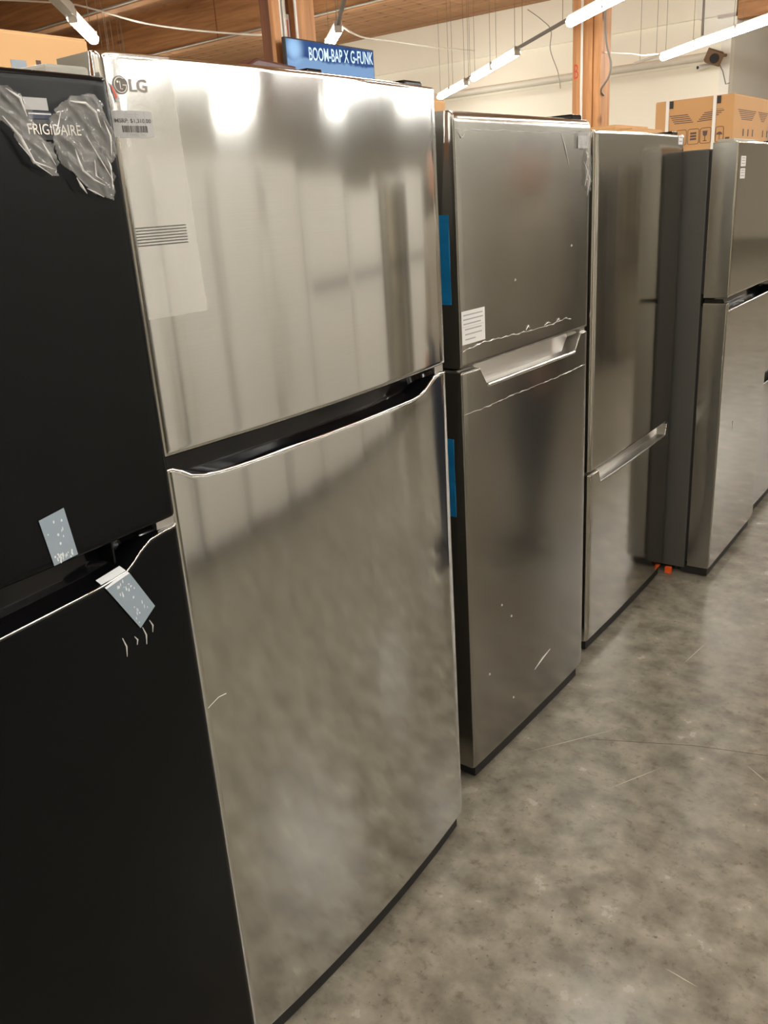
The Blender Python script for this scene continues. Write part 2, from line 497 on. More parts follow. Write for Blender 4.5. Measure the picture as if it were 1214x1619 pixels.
# ================================================================== THE SETTING
CEIL = 4.55
YW = 15.0
XC = -4.30
mb = MB().add([(-18, -6, 0), (14, -6, 0), (14, 26, 0), (-18, 26, 0)], [(0, 1, 2, 3)])
floor = tag(mb.build('floor', 'concrete'), kind='structure')
# sawn joint in the slab
MB().tube([(-0.86, 2.03, -0.0004), (-0.589, 2.155, -0.0004), (-0.413, 2.209, -0.0004), (0.6, 2.56, -0.0004)], 0.0011, 6).build('floor_joint', 'floor_groove', floor)

for (ax, ay), (bx, by) in (((-0.988, 1.874), (-0.796, 2.137)), ((-0.724, 1.843), (-0.629, 2.017)), ((-0.403, 1.369), (-0.329, 1.36)), ((-0.763, 2.587), (-0.741, 2.777)), ((-0.441, 2.139), (-0.373, 2.09))):
    dx, dy = bx - ax, by - ay; L_ = math.hypot(dx, dy); wx, wy = -dy / L_ * 0.0013, dx / L_ * 0.0013
    MB().add([(ax, ay, 0.0003), (ax + dx * 0.4 + wx, ay + dy * 0.4 + wy, 0.0003), (bx, by, 0.0003), (ax + dx * 0.6 - wx, ay + dy * 0.6 - wy, 0.0003)], [(0, 3, 2, 1)]).build('scratch', 'floor_scratch', floor)
# timber deck of the ceiling: boards running along Y, each a part
ceil = MB().box((-18, -6, CEIL + 0.02), (14, 26, CEIL + 0.12)).build('ceiling', 'ceiling_wood')
tag(ceil, kind='structure')
board_me = None
for i in range(80):
    x0 = -18 + i * 0.4
    if board_me is None:
        b = MB().box((0.004, -6, CEIL), (0.396, 26, CEIL + 0.03)).build('board', 'ceiling_wood', ceil, bevel=0.004)
        board_me = b.data
    else:
        b = bpy.data.objects.new('board', board_me); C.objects.link(b); b.parent = ceil
    b.location.x = x0
# deep timber beams across the hall
for k, yb in enumerate((-4.8, -2.3, 0.2, 2.65, 5.1, 7.55, 10.0)):
    bo = MB().box((-18, yb, 3.92), (14, yb + 0.16, CEIL + 0.01)).build('trim_%d' % (k + 1), 'beam_wood', bevel=0.006)
    tag(bo, kind='structure')
    for xs in (-15.2, -12.6, -10.2, -7.4, -4.9, -2.2, 0.6, 3.2, 5.9, 8.7, 11.4):
        MB().box((xs, yb - 0.004, 3.93), (xs + 0.012, yb, CEIL)).build('joint_cover', 'post_wood_dark', bo)
    MB().tube([(-18, yb - 0.018, 3.945), (14, yb - 0.018, 3.945)], 0.014, 8).build('conduit', 'conduit', bo, 60)

# far wall (ends at a corner), return wall, far end, right wall, wall behind, left wall
wf = tag(MB().box((-18, YW, 0), (XC, YW + 0.2, CEIL + 0.05)).build('wall_far', 'wall_paint'), kind='structure')
MB().box((-18, YW - 0.07, 3.88), (XC, YW + 0.01, CEIL)).build('upper_band', 'wall_paint', wf, bevel=0.01)
rings = []
for xx in (-18.0, XC - 0.3):
    rings.append([(xx, YW - 0.10 * math.sin(a), 3.35 - 0.06 * math.cos(a)) for a in frange(0, math.pi, 9)])
MB().loft(rings).build('duct', 'wall_paint_grey', wf, 50)
MB().box((-18, YW - 0.03, 3.245), (XC - 0.3, YW + 0.01, 3.275)).build('ledge', 'wall_paint', wf)
wr = tag(MB().box((XC - 0.2, YW + 0.2, 0), (XC, 26, CEIL + 0.05)).build('wall_return', 'wall_paint_grey'), kind='structure')
MB().box((XC - 0.13, YW - 0.06, 0), (XC + 0.02, YW + 0.001, 3.7)).build('corner_pipe_chase', 'white_paint', wf, bevel=0.01)
tag(MB().box((XC, 25.8, 0), (14, 26, CEIL + 0.05)).build('wall_end', 'wall_paint'), kind='structure')
tag(MB().box((14, -6, 0), (14.2, 26, CEIL + 0.05)).build('wall_right', 'wall_paint'), kind='structure')
tag(MB().box((-18, -6.2, 0), (14.2, -6, CEIL + 0.05)).build('wall_back', 'wall_paint'), kind='structure')
tag(MB().box((-18.2, -6, 0), (-18, YW, CEIL + 0.05)).build('wall_left', 'wall_paint'), kind='structure')
# header beam over the opening beside the corner and the white boxing that carries it
hb = tag(MB().box((-4.16, 14.72, 3.76), (14, 14.95, CEIL + 0.01)).build('trim_8', 'beam_wood', bevel=0.008), kind='structure')
wb = tag(MB().box((-4.74, 14.70, 3.84), (-4.17, 14.92, CEIL)).build('trim_9', 'white_paint', bevel=0.01), kind='structure')
MB().box((-4.44, 14.69, 3.80), (-4.17, 14.9, 3.845)).build('bracket_plate', 'satin_metal', wb)
MB().box((-4.70, 14.78, 3.56), (-4.17, 14.93, 3.842)).build('boxing_panel', 'white_paint', wb, bevel=0.01)

# ================================================================== POSTS
# double post carrying the television
r = tag(empty('timber_post', (-5.2, 5.8, 0)), 'double timber post with conduits behind the wall television', 'post')
def loc_box(r, name, mat, lo, hi, bevel=0.004):
    o = r.location
    return MB().box([lo[i] - o[i] for i in range(3)], [hi[i] - o[i] for i in range(3)]).build(name, mat, r, bevel=bevel)
loc_box(r, 'post_member', 'post_wood', (-5.13, 5.61, 0), (-5.09, 5.69, CEIL))
loc_box(r, 'post_member', 'post_wood', (-5.38, 5.88, 0), (-5.09, 6.11, CEIL))
loc_box(r, 'post_core', 'post_wood_dark', (-5.30, 5.69, 0), (-5.16, 5.88, CEIL), 0.0)
def loc_tube(r, name, mat, pts, rad, seg=8):
    o = Vector(r.location)
    return MB().tube([Vector(p) - o for p in pts], rad, seg).build(name, mat, r, 60)
loc_tube(r, 'conduit', 'strap_white', [(-5.11, 5.708, 0.1), (-5.11, 5.708, CEIL - 0.02)], 0.014)
loc_tube(r, 'conduit', 'conduit', [(-5.12, 5.758, 0.1), (-5.12, 5.758, CEIL - 0.02)], 0.026)
loc_tube(r, 'conduit', 'strap_white', [(-5.085, 5.872, 0.1), (-5.085, 5.872, CEIL - 0.02)], 0.012)
loc_box(r, 'paper_notice', 'label_white', (-5.16, 5.79, 2.72), (-5.152, 5.865, 3.0), 0)
loc_box(r, 'notice_stripe', 'red_tag', (-5.152, 5.80, 2.78), (-5.150, 5.845, 2.96), 0)
# single post by the far wall
r2 = tag(empty('timber_post', (-4.52, 10.35, 0)), 'orange-brown timber post with a white conduit before the far wall', 'post')
loc_box(r2, 'post_member', 'post_wood', (-4.69, 10.2, 0), (-4.45, 10.5, CEIL))
loc_box(r2, 'post_member', 'post_wood', (-4.445, 10.22, 0), (-4.355, 10.5, CEIL))
loc_tube(r2, 'conduit', 'strap_white', [(-4.572, 10.186, 0.1), (-4.572, 10.186, CEIL - 0.02)], 0.016)
o = r2.location
pts, fs = text_geo('B', 0.055, 0.15, 0.0)
MB().add([(-4.668 + a - o[0], 10.194 - o[1], 2.74 + b - o[2]) for a, b in pts], fs).build('painted_letter', 'red_tag', r2)
# the cable hanging down beside that post
# ================================================================== STRIP LIGHTS
LZ = 3.2
def strip_light(p, q, label, group, wires=True, n_bars=0):
    p = Vector((p[0], p[1], LZ)); q = Vector((q[0], q[1], LZ))
    d = (q - p); L = d.length; mid = (p + q) / 2
    r = tag(empty('strip_light', mid, math.atan2(d.y, d.x)), label, 'light', group)
    h = L / 2
    MB().box((-h, -0.035, 0.035), (h, 0.035, 0.085)).build('housing', 'housing', r, bevel=0.006)
    rings = [[(s, 0.055 * math.cos(a), 0.03 + 0.06 * math.sin(a)) for a in [math.pi + math.pi * k / 8 for k in range(9)]] for s in (-h + 0.03, h - 0.03)]
    MB().loft(rings).build('tube', 'tube_light', r, 50)
    for s in (-h, h):
        MB().box((s - 0.02 if s > 0 else s, -0.04, -0.02), (s if s > 0 else s + 0.02, 0.04, 0.09)).build('end_cap', 'housing', r, bevel=0.004)
    if wires:
        for s in (-h * 0.8, h * 0.8):
            MB().tube([(s, 0, 0.08), (s, 0, CEIL - LZ)], 0.0032, 5).build('suspension_wire', 'wire', r)
    return r
GA = 'strip lights of the row that meets the tall steel refrigerator'
strip_light((-8.95, 14.0), (-8.35, 13.4), 'lit strip light farthest down the row, partly behind the tall steel refrigerator', GA)
strip_light((-8.3, 13.36), (-7.654, 12.758), 'short lit strip light touching the top right corner of the tall steel refrigerator', GA)
strip_light((-7.322, 12.412), (-6.56, 11.65), 'lit strip light right of the gap, far half of the joined pair', GA, True)
strip_light((-6.49, 11.58), (-5.728, 10.82), 'lit strip light ending where the bare rail begins, near half of the joined pair', GA)
strip_light((-4.447, 9.58), (-3.791, 8.978), 'lit strip light crossing in front of the orange-brown post', GA)
strip_light((-3.785, 8.972), (-3.05, 8.30), 'lit strip light leaving the top of the picture right of the post', GA)
GB = 'strip lights of the row over the cartons'
strip_light((-4.746, 13.293), (-4.051, 12.598), 'leftmost lit strip light of the row over the brown carton', GB)
strip_light((-4.045, 12.592), (-3.371, 11.992), 'second lit strip light of the row over the brown carton', GB)
strip_light((-3.365, 11.986), (-2.66, 11.33), 'rightmost lit strip light over the brown carton, cut by the picture edge', GB)
strip_light((-6.062, 7.64), (-6.75, 8.31), 'short lit strip light seen just above the television', None)
strip_light((-7.102, 5.245), (-7.80, 5.97), 'cool white strip light above the left end of the tall steel refrigerator', None)
# unlit rails of the same rows
def rail(p, q, label, z=LZ + 0.06, rad=0.016, mat='cable_grey'):
    p = Vector((p[0], p[1], z)); q = Vector((q[0], q[1], z)); d = q - p
    r = tag(empty('light_rail', p, math.atan2(d.y, d.x)), label, 'rail')
    MB().box((0, -rad, -rad), (d.length, rad, rad)).build('rail_bar', mat, r, bevel=0.003)
    for s in (0.15, d.length - 0.15):
        MB().tube([(s, 0, rad), (s, 0, CEIL - z)], 0.0032, 5).build('suspension_wire', 'wire', r)
    return r
rail((-7.63, 12.73), (-7.35, 12.44), 'stub of bare rail between two lit strip lights')
rail((-5.69, 10.78), (-4.485, 9.62), 'thin bare rail between the far strip lights and the post')
rail((-5.341, 13.80), (-4.76, 13.30), 'bare rail end left of the strip lights over the carton', mat='housing')
rail((-6.55, 4.67), (-7.06, 5.20), 'pale unlit channel continuing the strip light at top left', rad=0.045, mat='housing')
rail((-5.168, 6.657), (-6.055, 7.63), 'thin grey rail running down to the strip light above the television')
# the other rows of the hall, over the aisle and behind the viewpoint
tdir = Vector((-0.742, 0.67)); ndir = Vector((0.67, 0.742))
def row_point(o_, s): return ndir * o_ + tdir * s
used = []
for o_, ss in ((-5.83, (-3, -1.9, 0.4, 1.5, 3.8, 4.9)), (-3.33, (-4.2, -3.1, -0.8, 0.3, 2.6, 3.7, 6.0, 7.1)), (-0.83, (-4.6, -3.5, -1.2, -0.1, 2.2, 3.3, 5.6, 11.0, 12.1, 14.4, 15.5, 17.8, 18.9)),
               (1.61, (-4.4, -3.3, -2.2, -1.1, 0.0, 2.3, 3.4, 5.7, 11.6, 12.7, 15.0, 16.1, 17.2)), (4.15, (-8.0, -6.9, -4.6, -3.0, -1.9, -0.8, 0.3, 2.6, 3.7, 6.0)), (6.63, (-7.0, -5.9, -3.6, -2.5, -0.6, 0.5, 1.6, 3.9, 5.0, 7.3)), (9.17, (-5.6, -4.5, -2.2, -1.1, 1.0, 2.1, 4.4, 5.5, 8.0, 9.1)),
               (11.67, (-4.0, -0.6, 3.0, 4.1, 6.4, 7.5, 10.0, 11.1)), (14.17, (-1.1, 2.3, 5.4, 6.5, 8.8, 9.9, 12.2))):
    for s in ss:
        a = row_point(o_, s); b = row_point(o_, s + 1.05)
        if -17 < min(a.x, b.x) and max(a.x, b.x) < 13 and max(a.y, b.y) < 25 and min(a.y, b.y) > -5.6 and not (max(a.y, b.y) > 14.6 and min(a.x, b.x) < -4.0):
            strip_light(a, b, 'white strip light of the parallel ceiling rows, mirrored in the refrigerator doors', 'ceiling strip lights over the aisle')

# ================================================================== TELEVISION
tv = tag(empty('television', (-5.0, 5.595, 2.795)), 'blue-lit wall television reading BOOM-BAP X G-FUNK behind the steel refrigerator', 'television')
MB().box((-0.012, 0, -0.65), (0.02, 1.15, 0)).build('television_case', 'black_matt', tv, bevel=0.006)
MB().box((0.0195, 0.012, -0.63), (0.0225, 1.138, -0.012)).build('screen', 'screen', tv)
put_text('screen_lettering', 'screen_text', tv, 'BOOM-BAP X G-FUNK', 0.275, -0.148, 0.855, 0.098, lambda u: 0.023, 0.0005, 0.012, 0.035)
MB().box((-0.085, 0.3, -0.45), (-0.012, 0.44, -0.2)).build('wall_bracket', 'black_matt', tv)

# ================================================================== THE ROW OF REFRIGERATORS
# -- near black one
F1W = 0.757
p1 = [(0, 1.108), (0.02, 1.108), (0.05, 1.105), (0.07, 1.094), (0.098, 1.075), (0.14, 1.070), (0.375, 1.060), (0.612, 1.070), (0.652, 1.075), (0.667, 1.084), (0.68, 1.094), (0.70, 1.1045), (0.728, 1.108), (0.757, 1.1085)]
f1, nf1, f1u, f1l = fridge('refrigerator', 'glossy black top-freezer refrigerator with torn clear film, nearest at left', -0.9535, -0.012, 0.0, F1W, 1.698, 1.1225, p1,
                 'black_gloss', 'cabinet_black', 'black_plastic', 'chrome', bulge=0.012, R=0.014, trim_r=0.0016, body_top=1.685, hinge_mat='grey_plastic', et=0.008)
U1 = lambda yy: yy + 0.012
fs1 = lambda u: nf1(u)
# -- tall steel one
p2 = [(0, 1.184), (0.015, 1.184), (0.028, 1.178), (0.045, 1.167), (0.07, 1.1605), (0.10, 1.158), (0.14, 1.157), (0.62, 1.157), (0.65, 1.159), (0.675, 1.166), (0.70, 1.178), (0.715, 1.184), (0.735, 1.187), (0.772, 1.185)]
f2, nf2, f2u, f2l = fridge('refrigerator', 'tall bright stainless steel top-freezer refrigerator with price label, second from left', -0.9745, 0.748, 0.0065, 0.772, 1.7312, 1.203, p2,
                 'steel_bright', 'cabinet_grey', 'black_plastic', 'chrome', bulge=0.020, R=0.012, th=0.085, trim_r=0.0026, body_top=1.722, depth=0.74, et=0.006)
# -- dark film-wrapped one
p3 = [(0, 1.146), (0.078, 1.145), (0.112, 1.098), (0.585, 1.098), (0.625, 1.146), (0.671, 1.146)]
f3, nf3, f3u, f3l = fridge('refrigerator', 'dark steel refrigerator with white notice sticker and film, third from left', -1.041, 1.68, -0.0226, 0.671, 1.7066, 1.157, p3,
                 'steel_dark', 'cabinet_black', 'satin_metal', 'chrome', bulge=0.003, R=0.006, th=0.07, trim_r=0.0055, trim_span=(0.108, 0.59), body_top=1.672, pocket_depth=0.04, et=0.02)
# -- bottom-freezer one
p4 = [(0, 0.655), (0.072, 0.655), (0.088, 0.612), (0.722, 0.612), (0.738, 0.652), (0.778, 0.652)]
f4, nf4, f4u, f4l = fridge('refrigerator', 'grey steel bottom-freezer refrigerator with low handle groove, fourth from left', -1.0705, 2.4896, 0.0051, 0.7784, 1.6883, 0.665, p4,
                 'steel_mid', 'cabinet_charcoal', 'satin_metal', 'satin_metal', bulge=0.006, R=0.012, th=0.08, trim_r=0.003, trim_span=(0.08, 0.73), pocket_depth=0.035, body_top=1.67)
# -- pulled-out glossy one
p5 = [(0, 1.106), (0.0105, 1.106), (0.0135, 1.077), (0.655, 1.077), (0.675, 1.10), (0.69, 1.106)]
f5, nf5, f5u, f5l = fridge('refrigerator', 'glossy grey steel refrigerator standing proud of the row, fifth from left', -0.8947, 3.2947, 0.011, 0.69, 1.6553, 1.126, p5,
                 'steel_gloss', 'cabinet_charcoal', 'black_plastic', 'chrome', bulge=0.0, R=0.004, th=0.088, trim_r=0.0035, trim_span=(0.0105, 0.69), body_top=1.637)
# glossy side skins of its doors
for d_, z0, z1 in ((f5u, 1.128, 1.652), (f5l, 0.05, 1.103)):
    rings = []
    for z in frange(z0, z1, 14):
        w_ = 0.0025 * math.sin((z - z0) / (z1 - z0) * math.pi)
        rings.append([(-0.087, -0.0005, z), (-0.06, -0.0015 - w_, z), (-0.03, -0.001 - w_ * 0.4, z), (-0.006, -0.0005, z), (-0.006, 0.003, z), (-0.087, 0.003, z)])
    MB().loft(rings).build('side_skin', 'steel_side', d_, 40)
# -- last one at the picture edge
p6 = [(0, 0.68), (0.05, 0.68), (0.065, 0.64), (0.68, 0.64), (0.70, 0.68), (0.75, 0.68)]
f6, nf6, f6u, f6l = fridge('refrigerator', 'dark grey refrigerator cut by the right picture edge, last in the row', -0.935, 4.05, 0.008, 0.75, 1.66, 0.692, p6,
                 'steel_dark', 'cabinet_charcoal', 'black_plastic', 'satin_metal', bulge=0.004, R=0.01)

# ---- lettering, labels, films and tapes on the black one
put_text('brand_lettering', 'logo_pale', f1u, 'FRIGIDAIRE', U1(0.612), 1.629, 0.072, 0.0115, nf1, 0.0042, 0.004)
def plate(name, mat, parent, u0, u1, z0, z1, nf, off=0.0005, th=0.0008, nu=6, r=0.0, shear=0.0):
    """thin sheet lying on a door face"""
    rings = []
    for u in frange(u0, u1, nu):
        f = nf(u) + off; sh = shear * (u - u0)
        c = r if (abs(u - u0) < 1e-9 or abs(u - u1) < 1e-9) else 0
        rings.append([(f, u, z0 + c + sh), (f + th, u, z0 + c + sh), (f + th, u, z1 - c + sh), (f, u, z1 - c + sh)])
    return MB().loft(rings).build(name, mat, parent, 30)
plate('brand_badge', 'badge_dark', f1u, U1(0.604), U1(0.691), 1.6235, 1.645, nf1, 0.0004, 0.003, 8, 0.002)
plate('energy_sticker', 'navy', f1u, U1(0.618), U1(0.648), 1.646, 1.6535, nf1)
plate('energy_sticker_line', 'label_white', f1u, U1(0.618), U1(0.648), 1.6505, 1.6518, nf1, 0.0014, 0.0003)
plate('paper_corner', 'label_grey', f1u, U1(0.615), U1(0.646), 1.655, 1.668, nf1, 0.0003, 0.0006)

def inside(pt, poly):
    x, y = pt; c = False
    j = len(poly) - 1
    for i in range(len(poly)):
        xi, yi = poly[i]; xj, yj = poly[j]
        if (yi > y) != (yj > y) and x < (xj - xi) * (y - yi) / (yj - yi) + xi: c = not c
        j = i
    return c
def crumple(name, mat, parent, poly, nf, amp, fold_dir, step=0.0016, fold=0.9, seed=0.0, lift=0.003):
    """torn, creased sheet of film clinging to a door face"""
    us = [p[0] for p in poly]; zs = [p[1] for p in poly]
    nu = int((max(us) - min(us)) / step) + 2; nz = int((max(zs) - min(zs)) / step) + 2
    idx = {}; vs = []; fs = []
    ok = {}
    for i in range(nu):
        for j in range(nz):
            u = min(us) + i * step; z = min(zs) + j * step
            jit = noise.noise(Vector((u * 90 + seed, z * 90, 3.1))) * 0.0035
            ok[i, j] = inside((u + jit, z + jit * 0.7), poly)
    def vert(i, j):
        if (i, j) not in idx:
            u = min(us) + i * step; z = min(zs) + j * step
            a = u * fold_dir[0] + z * fold_dir[1]; b = -u * fold_dir[1] + z * fold_dir[0]
            q = Vector((a * 70 + seed, b * 16, 0.3 + seed))
            ridge = 1 - abs(noise.noise(q)) * 2.2
            ridge2 = 1 - abs(noise.noise(Vector((a * 150 + 9 + seed, b * 45, 5.0)))) * 2
            soft = noise.noise(Vector((u * 25, z * 25, seed)))
            h = lift + amp * (0.55 * max(0, ridge) ** 2 + 0.22 * max(0, ridge2) + 0.4 * soft + 0.2)
            idx[i, j] = len(vs); vs.append((nf(u) + max(0.0015, h), u, z))
        return idx[i, j]
    for i in range(nu - 1):
        for j in range(nz - 1):
            if ok[i, j] and ok[i + 1, j] and ok[i, j + 1] and ok[i + 1, j + 1]:
                fs.append((vert(i, j), vert(i + 1, j), vert(i + 1, j + 1), vert(i, j + 1)))
    o = MB().add(vs, fs).build(name, mat, parent)
    for p in o.data.polygons: p.use_smooth = True
    return o
pl_ = [(0.50, 1.70), (0.575, 1.684), (0.59, 1.678), (0.61, 1.67), (0.618, 1.65), (0.621, 1.631), (0.639, 1.619), (0.641, 1.596), (0.634, 1.581), (0.616, 1.591), (0.597, 1.611), (0.581, 1.64), (0.50, 1.69)]
pr_ = [(0.641, 1.648), (0.655, 1.662), (0.676, 1.673), (0.708, 1.676), (0.72, 1.669), (0.721, 1.651), (0.733, 1.63), (0.730, 1.615), (0.721, 1.597), (0.716, 1.555), (0.697, 1.559), (0.664, 1.576), (0.645, 1.601), (0.639, 1.618)]
crumple('torn_film', 'crumpled_film', f1u, [(U1(a), b) for a, b in pl_], nf1, 0.011, (0.75, 0.66), seed=1.7)
crumple('torn_film', 'crumpled_film', f1u, [(U1(a), b) for a, b in pr_], nf1, 0.012, (0.80, 0.6), seed=4.2)
for k, ln in enumerate((
        [(0.6866, 1.6275), (0.7005, 1.6037), (0.7157, 1.5782)], [(0.6668, 1.6134), (0.6692, 1.6002), (0.6731, 1.5897), (0.6862, 1.5795), (0.7023, 1.5727)],
        [(0.6618, 1.5821), (0.6668, 1.5728), (0.673, 1.564)], [(0.6742, 1.5697), (0.685, 1.5651), (0.6974, 1.5592)], [(0.6927, 1.6016), (0.6908, 1.5837), (0.6998, 1.5785)],
        [(0.5791, 1.6461), (0.5958, 1.626), (0.6077, 1.5991), (0.633, 1.5915)], [(0.5926, 1.6188), (0.6111, 1.5964), (0.629, 1.5847)], [(0.6231, 1.6205), (0.6294, 1.6085), (0.6358, 1.5962)],
        [(0.6713, 1.6653), (0.6927, 1.6642), (0.7057, 1.6544), (0.7098, 1.6392)], [(0.6562, 1.6546), (0.6483, 1.6377), (0.6420, 1.6274)], [(0.7159, 1.6464), (0.7224, 1.6288), (0.7198, 1.6073)],
        [(0.5894, 1.6742), (0.6049, 1.6655), (0.6098, 1.6465)], [(0.7116, 1.6037), (0.7154, 1.595), (0.7134, 1.5673)])):
    MB().tube([(nf1(U1(a)) + 0.0105, U1(a), b) for a, b in ln], [0.0003] + [0.0009 + 0.0004 * ((k * 7) % 3)] * (len(ln) - 2) + [0.0003], 6).build('film_crease_glint', 'seam_film', f1u, 70)  # whitish tubes stand in for the highlights along the film's creases
# masking tape at the handle
def quad_strip(name, mat, parent, pts, nf, off=0.0012, th=0.0006, sub=6):
    """four corners (u, z) of a tape, in order; laid on the face, thin"""
    a, b, c_, d = pts; rings = []
    for t in frange(0, 1, sub):
        l = (a[0] + (d[0] - a[0]) * t, a[1] + (d[1] - a[1]) * t); r_ = (b[0] + (c_[0] - b[0]) * t, b[1] + (c_[1] - b[1]) * t)
        rings.append([(nf(l[0]) + off, *l), (nf(r_[0]) + off, *r_), (nf(r_[0]) + off + th, *r_), (nf(l[0]) + off + th, *l)])
    return MB().loft(rings).build(name, mat, parent)
tp1 = quad_strip('tape', 'tape_blue_grey', f1u, [(U1(0.525), 1.190), (U1(0.562), 1.195), (U1(0.569), 1.129), (U1(0.533), 1.1265)], nf1)
tp2 = quad_strip('tape', 'tape_blue_grey', f1l, [(U1(0.600), 1.066), (U1(0.641), 1.073), (U1(0.674), 1.008), (U1(0.643), 0.987)], nf1, off=0.0022)
# tape wrap over the lip
MB().add([(nf1(U1(0.6)) + 0.0025, U1(0.600), 1.066), (nf1(U1(0.64)) + 0.0025, U1(0.641), 1.073), (nf1(U1(0.64)) - 0.012, U1(0.637), 1.0825), (nf1(U1(0.6)) - 0.014, U1(0.597), 1.0765)], [(0, 1, 2, 3)]).build('tape_fold', 'tape_pale', tp2)
def specks(name, parent, base, n, seed, off):
    rnd = random.Random(seed); a, b, c_, d = base; mb = MB()
    for k in range(n):
        s, t = rnd.uniform(0.1, 0.9), rnd.choice([rnd.uniform(0.05, 0.95), rnd.uniform(0.75, 0.98)])
        l = (a[0] + (d[0] - a[0]) * t, a[1] + (d[1] - a[1]) * t); r_ = (b[0] + (c_[0] - b[0]) * t, b[1] + (c_[1] - b[1]) * t)
        u = l[0] + (r_[0] - l[0]) * s; z = l[1] + (r_[1] - l[1]) * s
        ru = rnd.uniform(0.0006, 0.0016); rz = rnd.uniform(0.0008, 0.0034)
        q = [(nf1(u) + off, u + ru * math.cos(w) * (0.7 + 0.5 * rnd.random()), z + rz * math.sin(w)) for w in [2 * math.pi * i / 7 for i in range(7)]]
        mb.add(q, [tuple(range(7))])
    o = mb.build(name, 'tape_pale', parent); o['kind'] = 'stuff'
    return o
specks('tape_bubbles', tp1, [(U1(0.525), 1.190), (U1(0.562), 1.195), (U1(0.569), 1.129), (U1(0.533), 1.1265)], 30, 3, 0.0021)
specks('tape_bubbles', tp2, [(U1(0.643), 0.987), (U1(0.674), 1.008), (U1(0.641), 1.073), (U1(0.600), 1.066)], 26, 5, 0.0031)
# scuffs under the tape
for k, (a, b, l_) in enumerate(((0.612, 0.985, 0.03), (0.632, 0.978, 0.014), (0.648, 0.985, 0.028), (0.662, 0.99, 0.02))):
    MB().tube([(nf1(U1(a)) + 0.0002, U1(a), b), (nf1(U1(a)) + 0.0002, U1(a + 0.004), b - l_ * 0.5), (nf1(U1(a)) + 0.0002, U1(a + 0.002), b - l_)], [0.0006, 0.0012, 0.0004], 5).build('glue_smear', 'seam_film', f1l)
# moulded ribs in the black grip
MB().box((-0.045, U1(0.634), 1.085), (-0.012, U1(0.638), 1.118)).build('grip_rib', 'black_plastic', f1l, bevel=0.0015)

# ---- on the tall steel one
U2 = lambda yy: yy - 0.748
lg_c = (U2(0.7725), 1.692)
def disc(name, mat, parent, cu_, cz_, ru, rz, nf, off, n=32, th=0.0008):
    ring0 = [(nf(cu_ + ru * math.cos(t)) + off, cu_ + ru * math.cos(t), cz_ + rz * math.sin(t)) for t in [2 * math.pi * k / n for k in range(n)]]
    ring1 = [(x_ + th, y_, z_) for x_, y_, z_ in ring0]
    return MB().loft([ring0, ring1]).build(name, mat, parent, 40)
em = disc('emblem', 'logo_grey', f2u, lg_c[0], lg_c[1], 0.0108, 0.0108, nf2, 0.0004)
def stroke(name, mat, parent, pts, r, nf, off):
    return MB().tube([(nf(u) + off, u, z) for u, z in pts], r, 6).build(name, mat, parent, 60)
stroke('emblem_ring', 'logo_pale', em, [(lg_c[0] + 0.0088 * math.cos(t), lg_c[1] + 0.0088 * math.sin(t)) for t in frange(math.radians(55), math.radians(360), 34)] + [(lg_c[0] + 0.003, lg_c[1])], 0.0007, nf2, 0.0012)
stroke('emblem_stroke', 'logo_pale', em, [(lg_c[0] - 0.0005, lg_c[1] + 0.0045), (lg_c[0] - 0.0005, lg_c[1] - 0.0045), (lg_c[0] + 0.0028, lg_c[1] - 0.0045)], 0.0006, nf2, 0.0012)
disc('emblem_dot', 'logo_pale', em, lg_c[0] - 0.0038, lg_c[1] + 0.0036, 0.0014, 0.0014, nf2, 0.0013, 12, 0.0004)
put_text('brand_lettering', 'logo_grey', f2u, 'LG', U2(0.786), 1.6845, 0.0265, 0.0155, nf2, 0.0008, 0.022)
# price label with bar code
lab = plate('price_label', 'label_grey', f2u, U2(0.7535), U2(0.8125), 1.6305, 1.6625, nf2, 0.0004, 0.0006, 8, 0.0012)
put_text('label_print', 'ink', lab, 'MSRP: $1,310.00', U2(0.7565), 1.6475, 0.0535, 0.0056, nf2, 0.0014, 0.004)
put_text('label_print', 'ink_soft', lab, '210000011344', U2(0.770), 1.6325, 0.028, 0.003, nf2, 0.0014)
plate('label_print', 'ink_soft', lab, U2(0.770), U2(0.793), 1.6575, 1.6588, nf2, 0.0012, 0.0001)
plate('label_print', 'ink_soft', lab, U2(0.771), U2(0.792), 1.6545, 1.6556, nf2, 0.0012, 0.0001)
rnd = random.Random(12); u = 0.7655
while u < 0.803:
    wd = rnd.choice((0.0006, 0.0009, 0.0014, 0.0019))
    plate('bar_code_bar', 'ink', lab, U2(u), U2(u + wd), 1.6368, 1.6448, nf2, 0.0012, 0.0001, 2)
    u += wd + rnd.choice((0.0006, 0.0008, 0.0012))
# factory film strip on the left part of the upper door, with printed lines
rings = []
for z in frange(1.40, 1.7285, 12):
    ur = 0.105 + (1.7285 - z) * 0.03
    row = [(nf2(uu) + 0.0007, uu, z) for uu in frange(0.013, ur, 8)]
    rings.append(row + [(p[0] + 0.0003, p[1], p[2]) for p in reversed(row)])
flm = MB().loft(rings).build('film_strip', 'flat_film', f2u, 40)
for k in range(7):
    z = 1.519 - k * 0.0038
    plate('printed_line', 'ink', flm, U2(0.762), U2(0.8435), z, z + 0.0012, nf2, 0.0013, 0.0002, 5)
# red arrow tag
quad_strip('tag_sticker', 'label_grey', f2u, [(0.0085, 1.694), (0.0125, 1.692), (0.019, 1.676), (0.0145, 1.671)], nf2, 0.0012, 0.0003)
quad_strip('tag_arrow', 'red_tag', f2u, [(0.0095, 1.691), (0.0120, 1.690), (0.0170, 1.678), (0.0145, 1.675)], nf2, 0.0017, 0.0002)
# top corner block of the door seen from the side, top hinge stud
MB().tube([(-0.03, 0.745, 1.731), (-0.03, 0.745, 1.7425)], 0.007, 10).build('hinge_stud', 'satin_metal', f2, 40)
